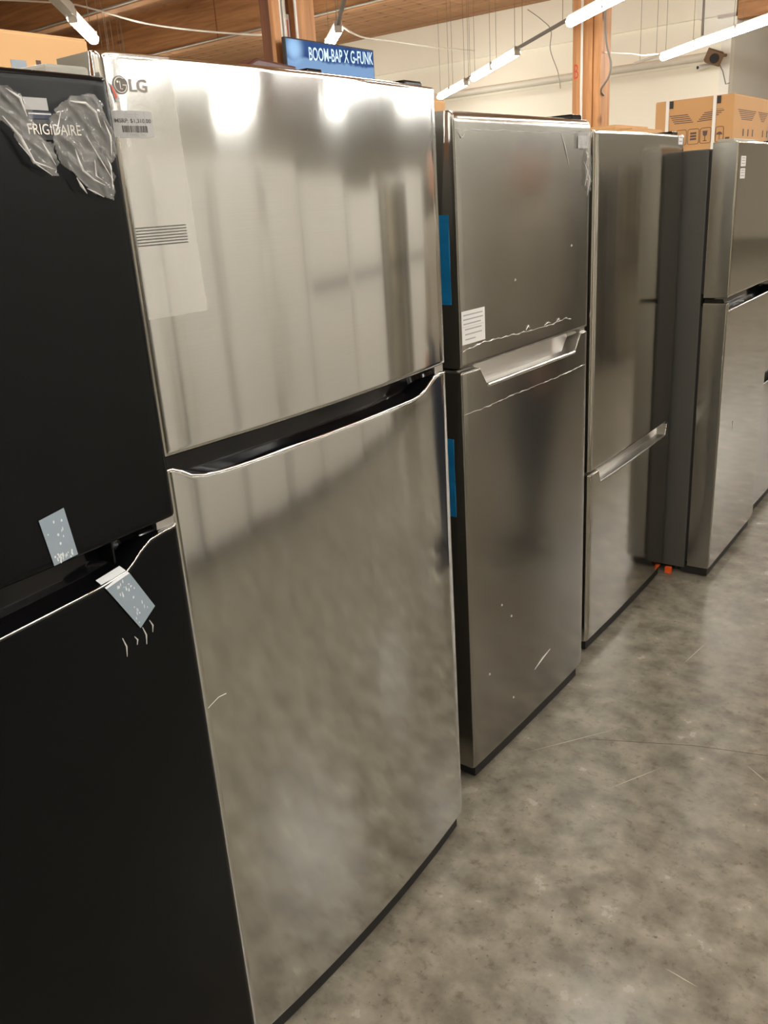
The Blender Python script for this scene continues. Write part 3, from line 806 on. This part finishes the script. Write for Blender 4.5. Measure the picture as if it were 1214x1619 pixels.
# scratch and specks
MB().tube([(nf2(0.01) + 0.0003, 0.012, 0.78), (nf2(0.03) + 0.0003, 0.035, 0.789), (nf2(0.05) + 0.0003, 0.05, 0.788)], 0.0006, 5).build('scratch', 'logo_pale', f2l)

# ---- on the dark one
U3 = lambda yy: yy - 1.68
nt3 = plate('notice_sticker', 'label_white', f3u, 0.004, 0.102, 1.211, 1.287, nf3, 0.0008, 0.0006, 4)
for k, (a, b, z) in enumerate(((0.010, 0.092, 1.276), (0.010, 0.094, 1.266), (0.010, 0.084, 1.256), (0.016, 0.086, 1.2435), (0.016, 0.088, 1.232), (0.016, 0.06, 1.2205))):
    plate('notice_line', 'ink_soft', nt3, a, b, z, z + 0.0028, nf3, 0.0015, 0.0001, 3)
plate('notice_rule', 'ink_soft', nt3, 0.008, 0.096, 1.2505, 1.2512, nf3, 0.0015, 0.0001, 3)
bl3 = plate('model_label', 'label_grey', f3u, 0.588, 0.654, 1.634, 1.664, nf3, 0.0010, 0.0006, 3)
for z in (1.655, 1.6485, 1.642):
    plate('label_print', 'ink_soft', bl3, 0.598, 0.644, z, z + 0.0018, nf3, 0.0018, 0.0001, 3)
# protective film: seams and creases, white glints painted as pale tubes; crumpled right edge
def seam(parent, pts, r0, seed):
    rnd = random.Random(seed); mb = MB()
    P = []
    for (a, za), (b, zb_) in zip(pts, pts[1:]):
        n_ = max(3, int(abs(b - a) / 0.012))
        for k in range(n_):
            t = k / n_; P.append((a + (b - a) * t, za + (zb_ - za) * t + rnd.uniform(-0.0016, 0.0016)))
    P.append(pts[-1])
    return MB().tube([(nf3(u_) + 0.0004, u_, z_) for u_, z_ in P], [r0 * rnd.choice((0.35, 0.4, 0.6, 1.3)) for _ in P], 5).build('film_seam_glint', 'seam_film', parent, 60)
seam(f3u, [(0.006, 1.197), (0.10, 1.205), (0.30, 1.199), (0.45, 1.197), (0.53, 1.201), (0.56, 1.195)], 0.0013, 1)
seam(f3u, [(0.006, 1.668), (0.10, 1.668), (0.30, 1.670), (0.46, 1.668), (0.60, 1.672)], 0.0009, 2)
seam(f3l, [(0.004, 1.047), (0.12, 1.046), (0.24, 1.049), (0.42, 1.047), (0.655, 1.05)], 0.0011, 3)
for a, z, du, dz in ((0.30, 1.202, 0.02, 0.011), (0.40, 1.2, 0.035, 0.006), (0.47, 1.199, 0.02, 0.008), (0.012, 1.664, 0.03, -0.012), (0.05, 1.2, 0.03, 0.004)):
    MB().tube([(nf3(a) + 0.0005, a, z), (nf3(a) + 0.0022, a + du * 0.5, z + dz), (nf3(a) + 0.0005, a + du, z + dz * 0.3)], [0.0005, 0.0018, 0.0005], 5).build('film_crease_glint', 'seam_film', f3u, 60)
for z0, l_, a in ((1.668, 0.075, 0.49), (1.60, 0.06, 0.63), (1.585, 0.07, 0.645)):
    MB().tube([(nf3(a) + 0.0004, a, z0), (nf3(a) + 0.0014, a + 0.022, z0 - l_ * 0.4), (nf3(a) + 0.0004, a + 0.047 if a < 0.6 else a + 0.008, z0 - l_)], [0.0006, 0.0013, 0.0005], 5).build('film_crease_glint', 'seam_film', f3u, 60)
crumple('torn_film', 'crumpled_film', f3u, [(0.575, 1.668), (0.60, 1.678), (0.667, 1.674), (0.668, 1.56), (0.664, 1.52), (0.63, 1.545), (0.625, 1.58), (0.635, 1.63), (0.58, 1.632)], nf3, 0.006, (0.95, 0.3), step=0.003, seed=8.8, lift=0.0018)
for du, dz in ((0.246, 1.33), (0.556, 1.388), (0.155, 0.48), (0.205, 0.425), (0.085, 0.30), (0.21, 0.16)):
    d_ = f3u if dz > 1.15 else f3l
    MB().tube([(nf3(du) + 0.0002, du, dz), (nf3(du) + 0.0014, du + 0.002, dz + 0.003), (nf3(du) + 0.0002, du + 0.003, dz + 0.006)], [0.0008, 0.002, 0.0006], 6).build('film_speck', 'seam_film', d_, 60)
MB().tube([(nf3(0.36) + 0.0002, 0.34, 0.19), (nf3(0.4) + 0.0012, 0.39, 0.205), (nf3(0.4) + 0.0002, 0.44, 0.212)], [0.0006, 0.0022, 0.0006], 6).build('film_crease_glint', 'seam_film', f3l, 60)
# blue protective film left on the flank
def flank(parent, n0, n1, z0, z1):
    rings = [[(n0, 0.0, z), (n0, -0.0016 - 0.0012 * math.sin(z * 60), z), (n1, -0.0016 + 0.001 * math.sin(z * 43), z), (n1, 0.0, z)] for z in frange(z0, z1, 12)]
    return MB().loft(rings).build('blue_film', 'film_blue', parent, 60)
flank(f3, -0.16, -0.022, 1.303, 1.497)
flank(f3, -0.16, -0.030, 0.785, 0.985)

# ---- on the bottom-freezer one
l4 = plate('model_label', 'label_white', f4u, 0.705, 0.753, 1.657, 1.69 - 0.004, nf4, 0.0005, 0.0006, 3)
for z in (1.677, 1.665):
    plate('label_print', 'ink_soft', l4, 0.714, 0.744, z, z + 0.004, nf4, 0.0012, 0.0001, 2)
# vertical edge beading of both doors
MB().tube([(0.0, 0.012, 0.675), (0.0, 0.012, 1.675)], 0.0012, 6).build('edge_bead', 'satin_metal', f4u, 60)
MB().tube([(0.0, 0.010, 0.06), (0.0, 0.010, 0.645)], 0.0012, 6).build('edge_bead', 'satin_metal', f4l, 60)
# ---- on the glossy one
for z0 in (1.572, 1.532):
    l5 = plate('model_label', 'label_white', f5u, 0.035, 0.098, z0, z0 + 0.034, nf5, 0.0005, 0.0006, 3)
    for z in (z0 + 0.008, z0 + 0.018, z0 + 0.026):
        plate('label_print', 'ink_soft', l5, 0.045, 0.088, z, z + 0.003, nf5, 0.0012, 0.0001, 2)
MB().box((-0.075, 0.004, 1.6545), (-0.02, 0.30, 1.664)).build('top_trim', 'grey_plastic', f5u, bevel=0.002)
MB().tube([(nf5(0.2) + 0.0004, 0.20, 0.62), (nf5(0.2) + 0.0006, 0.202, 0.60), (nf5(0.2) + 0.0004, 0.204, 0.585)], 0.0016, 6).build('scratch', 'logo_pale', f5l, 60)
og = MB().loft([[(-1.068, 3.275, z), (-1.042, 3.272, z), (-1.040, 3.29, z), (-1.066, 3.292, z)] for z in (0.0005, 0.028)])
tag(og.build('orange_clip', 'orange_tag', None, bevel=0.003), 'small bright orange clip on the floor under the pulled-out glossy refrigerator', 'clip')

# ---- resting on top of the tall steel one
mo = MB().loft([[(-1.17, 1.085, 1.7235), (-1.06, 1.085, 1.7235), (-1.06, 1.105, 1.748), (-1.17, 1.105, 1.748)],
                [(-1.17, 1.155, 1.7235), (-1.06, 1.155, 1.7235), (-1.06, 1.155, 1.769), (-1.17, 1.155, 1.769)],
                [(-1.17, 1.255, 1.7235), (-1.06, 1.255, 1.7235), (-1.06, 1.25, 1.763), (-1.17, 1.25, 1.763)]])
ct = tag(empty('folded_cover', (-1.11, 1.17, 1.7235)), 'dark maroon folded cover lying on top of the tall steel refrigerator', 'cover')
mo.v = [(a + 1.11 - 0.03, b - 1.17, c_ - 1.7235) for a, b, c_ in mo.v]
mo.build('cover_sheet', 'maroon', ct, bevel=0.004)
MB().box((-0.05, 0.078, 0.0), (0.045, 0.118, 0.034)).build('cover_spine', 'black_plastic', ct, bevel=0.003)
# ================================================================== CARTONS
def carton(lo, hi, label, mat='cardboard', name='carton'):
    r = tag(empty(name, ((lo[0] + hi[0]) / 2, (lo[1] + hi[1]) / 2, lo[2])), label, 'carton')
    o = r.location
    L = [lo[i] - o[i] for i in range(3)]; H_ = [hi[i] - o[i] for i in range(3)]
    MB().box(L, (H_[0], H_[1], H_[2] - 0.006)).build('box_body', mat, r, bevel=0.006)
    midy = (L[1] + H_[1]) / 2
    MB().box((L[0] + 0.004, L[1] + 0.004, H_[2] - 0.006), (H_[0] - 0.004, midy - 0.002, H_[2])).build('flap', mat, r)
    MB().box((L[0] + 0.004, midy + 0.002, H_[2] - 0.006), (H_[0] - 0.004, H_[1] - 0.004, H_[2])).build('flap', mat, r)
    return r
cl = carton((-3.75, 0.9, 0), (-3.0, 2.262, 2.178), 'large tan carton behind the black refrigerator at top left', 'cardboard_light')
o = cl.location
MB().box((-3.0 - o[0], 1.93 - o[1], 2.035), (-2.998 - o[0], 1.99 - o[1], 2.085)).build('box_print', 'tape_blue_grey', cl)
MB().box((-3.0 - o[0], 2.03 - o[1], 2.04), (-2.999 - o[0], 2.05 - o[1], 2.09)).build('box_print', 'carton_ink', cl)
carton((-2.6, 2.45, 0), (-2.0, 3.168, 1.902), 'plain tan carton glimpsed between the two tall refrigerators beside the strip light')
carton((-2.75, 5.0, 0), (-2.03, 5.5, 1.862), 'low brown carton peeking above the bottom-freezer refrigerator, left one')
carton((-2.022, 5.02, 0), (-1.942, 5.5, 1.838), 'narrow brown carton peeking above the bottom-freezer refrigerator, right one')
# printed carton on a plinth carton
carton((-2.52, 7.02, 0), (-1.97, 7.95, 1.52), 'lower tan carton of the stack behind the pulled-out refrigerator')
bc = carton((-2.534, 7.0, 1.5205), (-1.955, 7.98, 2.116), 'printed brown carton with white straps behind the pulled-out refrigerator')
o = bc.location
def face(name, mat, u0, u1, z0, z1, dz=0.0, off=0.0015):
    """print on the near face (towards -Y)"""
    y_ = 7.0 - off - o[1]
    return MB().add([(u0 - o[0], y_, z0 - o[2]), (u1 - o[0], y_, z0 + dz - o[2]), (u1 - o[0], y_, z1 + dz - o[2]), (u0 - o[0], y_, z1 - o[2])], [(0, 1, 2, 3)]).build(name, mat, bc)
for xs in (-2.441, -2.093):
    s_ = MB().box((xs - 0.012 - o[0], 6.994 - o[1], 0.0), (xs + 0.012 - o[0], 6.9985 - o[1], 0.598)).build('strap', 'strap_white', bc)
    MB().box((xs - 0.012 - o[0], 6.994 - o[1], 0.5955), (xs + 0.012 - o[0], 7.985 - o[1], 0.599)).build('strap', 'strap_white', bc)
    MB().box((xs + 0.016 - o[0], 6.993 - o[1], 0.54), (xs + 0.042 - o[0], 6.9995 - o[1], 0.59)).build('strap_clip', 'black_matt', bc)
for k in range(5):
    z = 2.005 - k * 0.0135; a = 0.018 * k
    face('printed_stripe', 'carton_ink', -2.422 + a * 0.5, -2.245 - (4 - k) * 0.010, z, z + 0.0055, 0.0)
    face('printed_stripe', 'carton_ink', -2.215 + (4 - k) * 0.012, -2.024 - a, z, z + 0.0055, 0.004)
def icon(u0, u1, z0, z1):
    y_ = 6.9975 - o[1]; rr = 0.014; P = []
    for cx_, cz_, a0 in ((u1 - rr, z1 - rr, 0), (u0 + rr, z1 - rr, 90), (u0 + rr, z0 + rr, 180), (u1 - rr, z0 + rr, 270)):
        for k in range(4):
            t = math.radians(a0 + k * 30); P.append((cx_ + rr * math.cos(t) - o[0], y_, cz_ + rr * math.sin(t) - o[2]))
    MB().tube(P, 0.0016, 4, closed=True).build('icon_frame', 'carton_ink', bc)
for u0, u1 in ((-2.365, -2.29), (-2.279, -2.197), (-2.188, -2.109), (-2.075, -2.02), (-2.45, -2.375)):
    icon(u0, u1, 1.80, 1.905)
for k in range(3):
    face('icon_arrow', 'carton_ink', -2.262, -2.216, 1.828 + k * 0.02, 1.842 + k * 0.02)
def fan(name, pts):
    y_ = 6.9970 - o[1]
    MB().add([(a - o[0], y_, b - o[2]) for a, b in pts], [tuple(range(len(pts)))]).build(name, 'carton_ink', bc)
fan('icon_glass', [(-2.17, 1.885), (-2.166, 1.855), (-2.152, 1.846), (-2.138, 1.855), (-2.134, 1.885)])
face('icon_glass', 'carton_ink', -2.155, -2.149, 1.818, 1.848); face('icon_glass', 'carton_ink', -2.166, -2.138, 1.814, 1.819)
fan('icon_umbrella', [(-2.068, 1.85)] + [(-2.048 + 0.021 * math.cos(t), 1.85 + 0.02 * math.sin(t)) for t in frange(math.pi, 0, 7)])
face('icon_umbrella', 'carton_ink', -2.05, -2.046, 1.815, 1.85)
face('printed_code', 'carton_ink', -2.005, -1.975, 1.815, 1.828)
face('printed_rule', 'carton_ink', -2.12, -2.03, 2.022, 2.0245)
def faceR(name, v0, v1, z0, z1):
    x_ = -1.9535 - o[0]
    return MB().add([(x_, v0 - o[1], z0 - o[2]), (x_, v1 - o[1], z0 - o[2]), (x_, v1 - o[1], z1 - o[2]), (x_, v0 - o[1], z1 - o[2])], [(0, 1, 2, 3)]).build(name, 'carton_ink', bc)
for g0 in (7.10, 7.66):
    for k in range(6):
        z = 2.01 - k * 0.0125; a = 0.02 * k
        faceR('printed_stripe', g0 + a, min(7.96, g0 + 0.50) - a, z, z + 0.005)
    for k in range(3):
        faceR('icon_arrow', g0 + 0.16 + k * 0.13, g0 + 0.19 + k * 0.13, 1.835, 1.885)

# ================================================================== BITS ON THE FAR WALL, CABLES
sp = tag(empty('wall_speaker', (-4.46, 14.75, 3.3)), 'small brown speaker on a bracket high on the far wall corner', 'speaker')
s_ = MB().box((-0.13, -0.16, -0.09), (0.10, 0.06, 0.09)).build('speaker_case', 'speaker_brown', sp, bevel=0.012)
s_.rotation_euler = (0.3, 0.35, 0.5)
c_ = MB().tube([(-0.02, -0.162, 0), (-0.02, -0.168, 0)], 0.07, 16).build('speaker_cone', 'black_matt', s_, 40)
MB().tube([(0.05, 0.05, 0.02), (0.12, 0.18, 0.02)], 0.02, 8).build('speaker_bracket', 'speaker_brown', sp, 60)
MB().tube([(0.06, 0.0, -0.08), (0.10, 0.12, -0.2), (0.14, 0.17, -0.38), (0.2, 0.17, -0.37)], 0.008, 6).build('speaker_cable', 'cable_grey', sp, 60)
sc = tag(empty('security_camera', (-4.62, 14.78, 3.19)), 'small white security camera left of the wall speaker', 'camera')
MB().tube([(-0.06, -0.1, -0.012), (-0.055, -0.085, -0.01), (0.06, 0.02, 0.01)], [0.034, 0.036, 0.03], 12).build('camera_body', 'white_paint', sc, 50)
MB().tube([(-0.062, -0.103, -0.012), (-0.064, -0.108, -0.0125)], 0.022, 12).build('camera_lens', 'black_plastic', sc, 50)
MB().tube([(0.05, 0.01, 0.01), (0.14, 0.1, 0.03), (0.2, 0.2, 0.05)], 0.016, 8).build('camera_arm', 'white_paint', sc, 50)
def cable(label, pts, rad, mat):
    P = [Vector(p) for p in pts]; Q = []
    for i in range(len(P) - 1):
        a, b = P[max(0, i - 1)], P[min(len(P) - 1, i + 2)]
        for k in range(6):
            t = k / 6; p1_, p2_ = P[i], P[i + 1]
            Q.append(0.5 * ((2 * p1_) + (p2_ - a) * t + (2 * a - 5 * p1_ + 4 * p2_ - b) * t * t + (3 * p1_ - a - 3 * p2_ + b) * t ** 3))
    Q.append(P[-1])
    return tag(MB().tube(Q, rad, 6).build('ceiling_cable', mat, None, 60), label, 'cable')
cable('pale cable drooping under the timber ceiling left of the double post',
      [(-9.617, 6.200, 3.892), (-8.505, 6.200, 3.676), (-8.010, 6.200, 3.539), (-7.369, 6.200, 3.327), (-6.676, 6.200, 3.156), (-5.786, 6.100, 2.973), (-5.473, 6.000, 2.926)], 0.009, 'cable_white')
cable('pale cable running from the strip light above the television across the far wall',
      [(-6.06, 7.62, 3.27), (-6.818, 9.000, 3.383), (-7.429, 10.500, 3.561), (-8.014, 12.500, 3.740), (-8.221, 14.000, 3.851)], 0.010, 'cable_white')
cable('thin grey cable dangling on the far wall left of the orange-brown post',
      [(-6.7065, 13.0, 4.099), (-6.479, 13.0, 3.931), (-6.326, 13.0, 3.767), (-6.335, 13.0, 3.511), (-6.211, 13.0, 3.20), (-6.168, 13.0, 2.973)], 0.006, 'cable_grey')
cable('grey cable looping down beside the orange-brown post',
      [(-4.2585, 10.1, 3.9), (-4.261, 10.1, 3.28), (-4.24, 10.1, 3.029), (-4.183, 10.1, 2.833), (-4.2086, 10.1, 2.697), (-4.303, 10.12, 2.587), (-4.345, 10.3, 2.54)], 0.011, 'cable_grey')
cable('white cord slung between the post and the bare rail end',
      [(-4.34, 10.3, 2.98), (-4.55, 11.6, 3.1), (-4.85, 12.8, 3.22), (-4.80, 13.28, 3.27)], 0.010, 'cable_white')
cable('dark drop cable hanging above the strip lights over the carton', [(-3.98, 12.55, CEIL), (-3.96, 12.52, 3.7), (-3.95, 12.5, 3.3)], 0.014, 'cable_grey')

# ================================================================== ACROSS THE AISLE (mirrored in the doors)
opp = [(0.69, 0.80, 1.26, 1.70, 'steel_mid', 'cabinet_grey', 'grey steel refrigerator across the aisle, nearest the viewpoint'),
       (3.49, 0.70, 1.24, 1.70, 'white_enamel', 'white_enamel', 'white enamel top-freezer refrigerator across the aisle, right after the side-by-side pair'),
       (4.25, 0.74, 1.26, 1.62, 'white_enamel', 'white_enamel', 'white enamel top-freezer refrigerator across the aisle, just before the grey steel one'),
       (5.05, 0.76, 1.24, 1.66, 'steel_mid', 'cabinet_grey', 'grey steel refrigerator across the aisle, between white top-freezer ones'),
       (5.87, 0.72, 1.26, 1.75, 'white_enamel', 'white_enamel', 'white enamel top-freezer refrigerator across the aisle, just past the grey steel one'),
       (6.67, 0.78, 1.20, 1.70, 'steel_dark', 'cabinet_charcoal', 'dark steel refrigerator across the aisle, second farthest from the viewpoint'),
       (7.53, 0.80, 0.97, 1.72, 'steel_mid', 'cabinet_grey', 'grey steel refrigerator across the aisle, farthest from the viewpoint')]
# white side-by-side refrigerator facing the tall steel one
for XS, YS, LS in ((1.22, 2.50, 'white side-by-side refrigerator across the aisle, nearer the viewpoint of two'), (1.24, 3.46, 'white side-by-side refrigerator across the aisle, farther from the viewpoint of two')):
    r = tag(empty('refrigerator', (XS, YS, 0), math.pi), LS, 'refrigerator', 'refrigerators across the aisle')
    W_ = 0.92
    for u0, nm in ((0.0, 1), (0.48, -1)):
        nf_ = front_fn(0.44, 0.006, 0.015)
        dm_ = door_mesh(0.44, 0.075, nf_, columns(0.44, 0.015, 10), lambda u: 0.06, lambda u: 1.76, 0.01, 0.01)
        dm_.v = [(a, b + u0, c_) for a, b, c_ in dm_.v]
        d_ = dm_.build('tall_door', 'white_enamel', r, 35)
        hu = u0 + (0.40 if nm > 0 else 0.04)
        MB().tube([(0.005, hu, 0.62), (0.045, hu, 0.66), (0.052, hu, 1.05), (0.045, hu, 1.46), (0.005, hu, 1.50)], 0.012, 8).build('bar_handle', 'white_enamel', d_, 60)
    MB().box((-0.72, 0.004, 0.03), (-0.085, W_ - 0.004, 1.74)).build('cabinet', 'white_enamel', r, bevel=0.005)
    MB().box((-0.086, 0.02, 0.08), (-0.074, W_ - 0.02, 1.72)).build('gasket', 'black_matt', r)
    MB().box((-0.10, 0.02, 0.004), (-0.03, W_ - 0.02, 0.055)).build('base_grille', 'black_matt', r)
for y0, w_, XO, zt, dm, cm, lb in opp:
    pq = [(0, 1.13), (0.04, 1.13), (0.06, 1.10), (w_ - 0.06, 1.10), (w_ - 0.04, 1.13), (w_, 1.13)]
    fridge('refrigerator', lb, XO, y0 + w_, math.pi, w_, zt, 1.142, pq, dm, cm, 'black_plastic', 'satin_metal', bulge=0.01, n=12, group='refrigerators across the aisle')

# person standing in the aisle beyond the right picture edge, mirrored in the dark door
def skin_body(name, mat, parent, verts, edges, radii, root_i, sub=2):
    me = bpy.data.meshes.new(name); me.from_pydata(verts, edges, [])
    ob = bpy.data.objects.new(name, me); C.objects.link(ob); ob.parent = parent
    sk = ob.modifiers.new('skin', 'SKIN'); sk.use_smooth_shade = True
    for i, sv in enumerate(me.skin_vertices[0].data):
        r_ = radii[i]; sv.radius = (r_, r_) if not isinstance(r_, tuple) else r_
        sv.use_root = (i == root_i)
    ss = ob.modifiers.new('subdivision', 'SUBSURF'); ss.levels = sub; ss.render_levels = sub
    me.materials.append(MATS[mat])
    return ob
pe = tag(empty('person', (-0.37, 3.20, 0), math.radians(212)), 'person in a grey jacket and dark jeans standing in the aisle, arms relaxed', 'person')
V = [(0, 0, 0.96), (0, 0, 1.10), (0, 0, 1.26), (0, 0.0, 1.40), (0, 0.0, 1.49), (0, 0.01, 1.56),
     (-0.17, 0, 1.41), (-0.21, 0.0, 1.15), (-0.20, 0.06, 0.93), (0.17, 0, 1.41), (0.21, 0.0, 1.15), (0.20, 0.06, 0.93),
     (-0.09, 0, 0.88), (-0.095, 0.02, 0.49), (-0.095, -0.02, 0.10), (0.09, 0, 0.88), (0.10, 0.05, 0.49), (0.10, 0.10, 0.10)]
Eg = [(0, 1), (1, 2), (2, 3), (3, 4), (4, 5), (3, 6), (6, 7), (7, 8), (3, 9), (9, 10), (10, 11), (0, 12), (12, 13), (13, 14), (0, 15), (15, 16), (16, 17)]
Rd = [(0.145, 0.105), (0.14, 0.10), (0.16, 0.11), (0.13, 0.10), 0.055, 0.05, 0.065, 0.052, 0.036, 0.065, 0.052, 0.036, 0.095, 0.068, 0.05, 0.095, 0.068, 0.05]
body = skin_body('body', 'jacket', pe, V, Eg, Rd, 0)
bm_me = body.data
def lathe(name, mat, parent, prof, seg=20, sx=1.0, sy=1.0, cx_=0.0, cy_=0.0):
    rings = [[(cx_ + r_ * sx * math.cos(2 * math.pi * k / seg), cy_ + r_ * sy * math.sin(2 * math.pi * k / seg), z) for k in range(seg)] for r_, z in prof]
    return MB().loft(rings).build(name, mat, parent, 70)
hd = lathe('head', 'skin', pe, [(0.03, 1.525), (0.06, 1.54), (0.075, 1.57), (0.082, 1.61), (0.085, 1.65), (0.082, 1.69), (0.065, 1.73), (0.03, 1.755), (0.005, 1.76)], 20, 0.88, 1.08, 0, 0.02)
MB().loft([[(-0.012, 0.105, 1.60), (0.012, 0.105, 1.60), (0.012, 0.09, 1.60), (-0.012, 0.09, 1.60)], [(-0.004, 0.112, 1.612), (0.004, 0.112, 1.612), (0.004, 0.09, 1.612), (-0.004, 0.09, 1.612)], [(-0.003, 0.108, 1.65), (0.003, 0.108, 1.65), (0.003, 0.09, 1.65), (-0.003, 0.09, 1.65)]]).build('nose', 'skin', hd)
for s in (-1, 1):
    MB().tube([(s * 0.03, 0.098, 1.648), (s * 0.03, 0.107, 1.648)], [0.011, 0.006], 10).build('eye', 'logo_pale', hd, 60)
    MB().tube([(s * 0.03, 0.106, 1.648), (s * 0.03, 0.1085, 1.648)], 0.0045, 8).build('pupil', 'hair', hd, 60)
    MB().tube([(s * 0.075, 0.02, 1.61), (s * 0.084, 0.01, 1.635), (s * 0.08, 0.015, 1.66)], [0.008, 0.014, 0.010], 8).build('ear', 'skin', hd, 60)
MB().tube([(-0.02, 0.098, 1.572), (0, 0.104, 1.570), (0.02, 0.098, 1.572)], 0.004, 6).build('mouth', 'red_tag', hd, 60)
lathe('hair', 'hair', pe, [(0.086, 1.665), (0.092, 1.69), (0.085, 1.73), (0.06, 1.76), (0.02, 1.778), (0.004, 1.78)], 20, 0.9, 1.05, 0, 0.008)
for s, ly, by in ((-1, (0.0, 0.02, -0.02), 0), (1, (0.0, 0.05, 0.10), 0)):
    lx = s * 0.095
    MB().tube([(s * 0.07, 0, 0.98), (s * 0.09, 0.0, 0.86), (lx, ly[1] * 0.6, 0.66), (lx, ly[1], 0.49), (lx, (ly[1] + ly[2]) / 2, 0.30), (lx, ly[2], 0.07)], [0.10, 0.102, 0.086, 0.074, 0.066, 0.058], 16).build('trouser_leg', 'denim', pe, 60)
    fy = ly[2]
    sh = MB().loft([[(lx + q[0] * sc_, fy + yy, zz) for q, zz in (((-0.045,), 0.022), ((0.045,), 0.022), ((0.04,), 0.022 + h_), ((-0.04,), 0.022 + h_))] for yy, sc_, h_ in ((-0.075, 0.6, 0.06), (-0.05, 0.85, 0.085), (0.0, 0.9, 0.09), (0.06, 1.0, 0.07), (0.13, 1.05, 0.05), (0.18, 0.7, 0.032), (0.195, 0.35, 0.02))]).build('shoe', 'shoe_dark', pe, 60, 0.008)
    MB().loft([[(lx + q * sc_, fy + yy, zz) for q, zz in ((-0.05, 0.0), (0.05, 0.0), (0.05, 0.026), (-0.05, 0.026))] for yy, sc_ in ((-0.085, 0.6), (-0.05, 0.85), (0.0, 0.88), (0.06, 1.0), (0.13, 1.05), (0.185, 0.75), (0.205, 0.35))]).build('sole', 'sole', sh)
    # hand: palm, four fingers and thumb
    hx, hy, hz = s * 0.20, 0.06, 0.92
    hv = [(hx, hy, hz), (hx, hy + 0.01, hz - 0.05), (hx, hy + 0.012, hz - 0.085)]; he = [(0, 1), (1, 2)]; hr = [0.026, (0.018, 0.034), (0.015, 0.036)]
    for k in range(4):
        b_ = len(hv); oy = -0.024 + 0.017 * k
        ln = (0.06, 0.074, 0.078, 0.068)[k]
        hv += [(hx, hy + 0.012 + oy, hz - 0.09), (hx - s * 0.008, hy + 0.014 + oy, hz - 0.09 - ln * 0.5), (hx - s * 0.026, hy + 0.016 + oy, hz - 0.09 - ln)]
        he += [(2, b_), (b_, b_ + 1), (b_ + 1, b_ + 2)]; hr += [0.009, 0.008, 0.0065]
    b_ = len(hv); hv += [(hx - s * 0.012, hy + 0.045, hz - 0.05), (hx - s * 0.022, hy + 0.055, hz - 0.09)]
    he += [(1, b_), (b_, b_ + 1)]; hr += [0.011, 0.008]
    skin_body('hand', 'skin', pe, hv, he, hr, 0, 1)
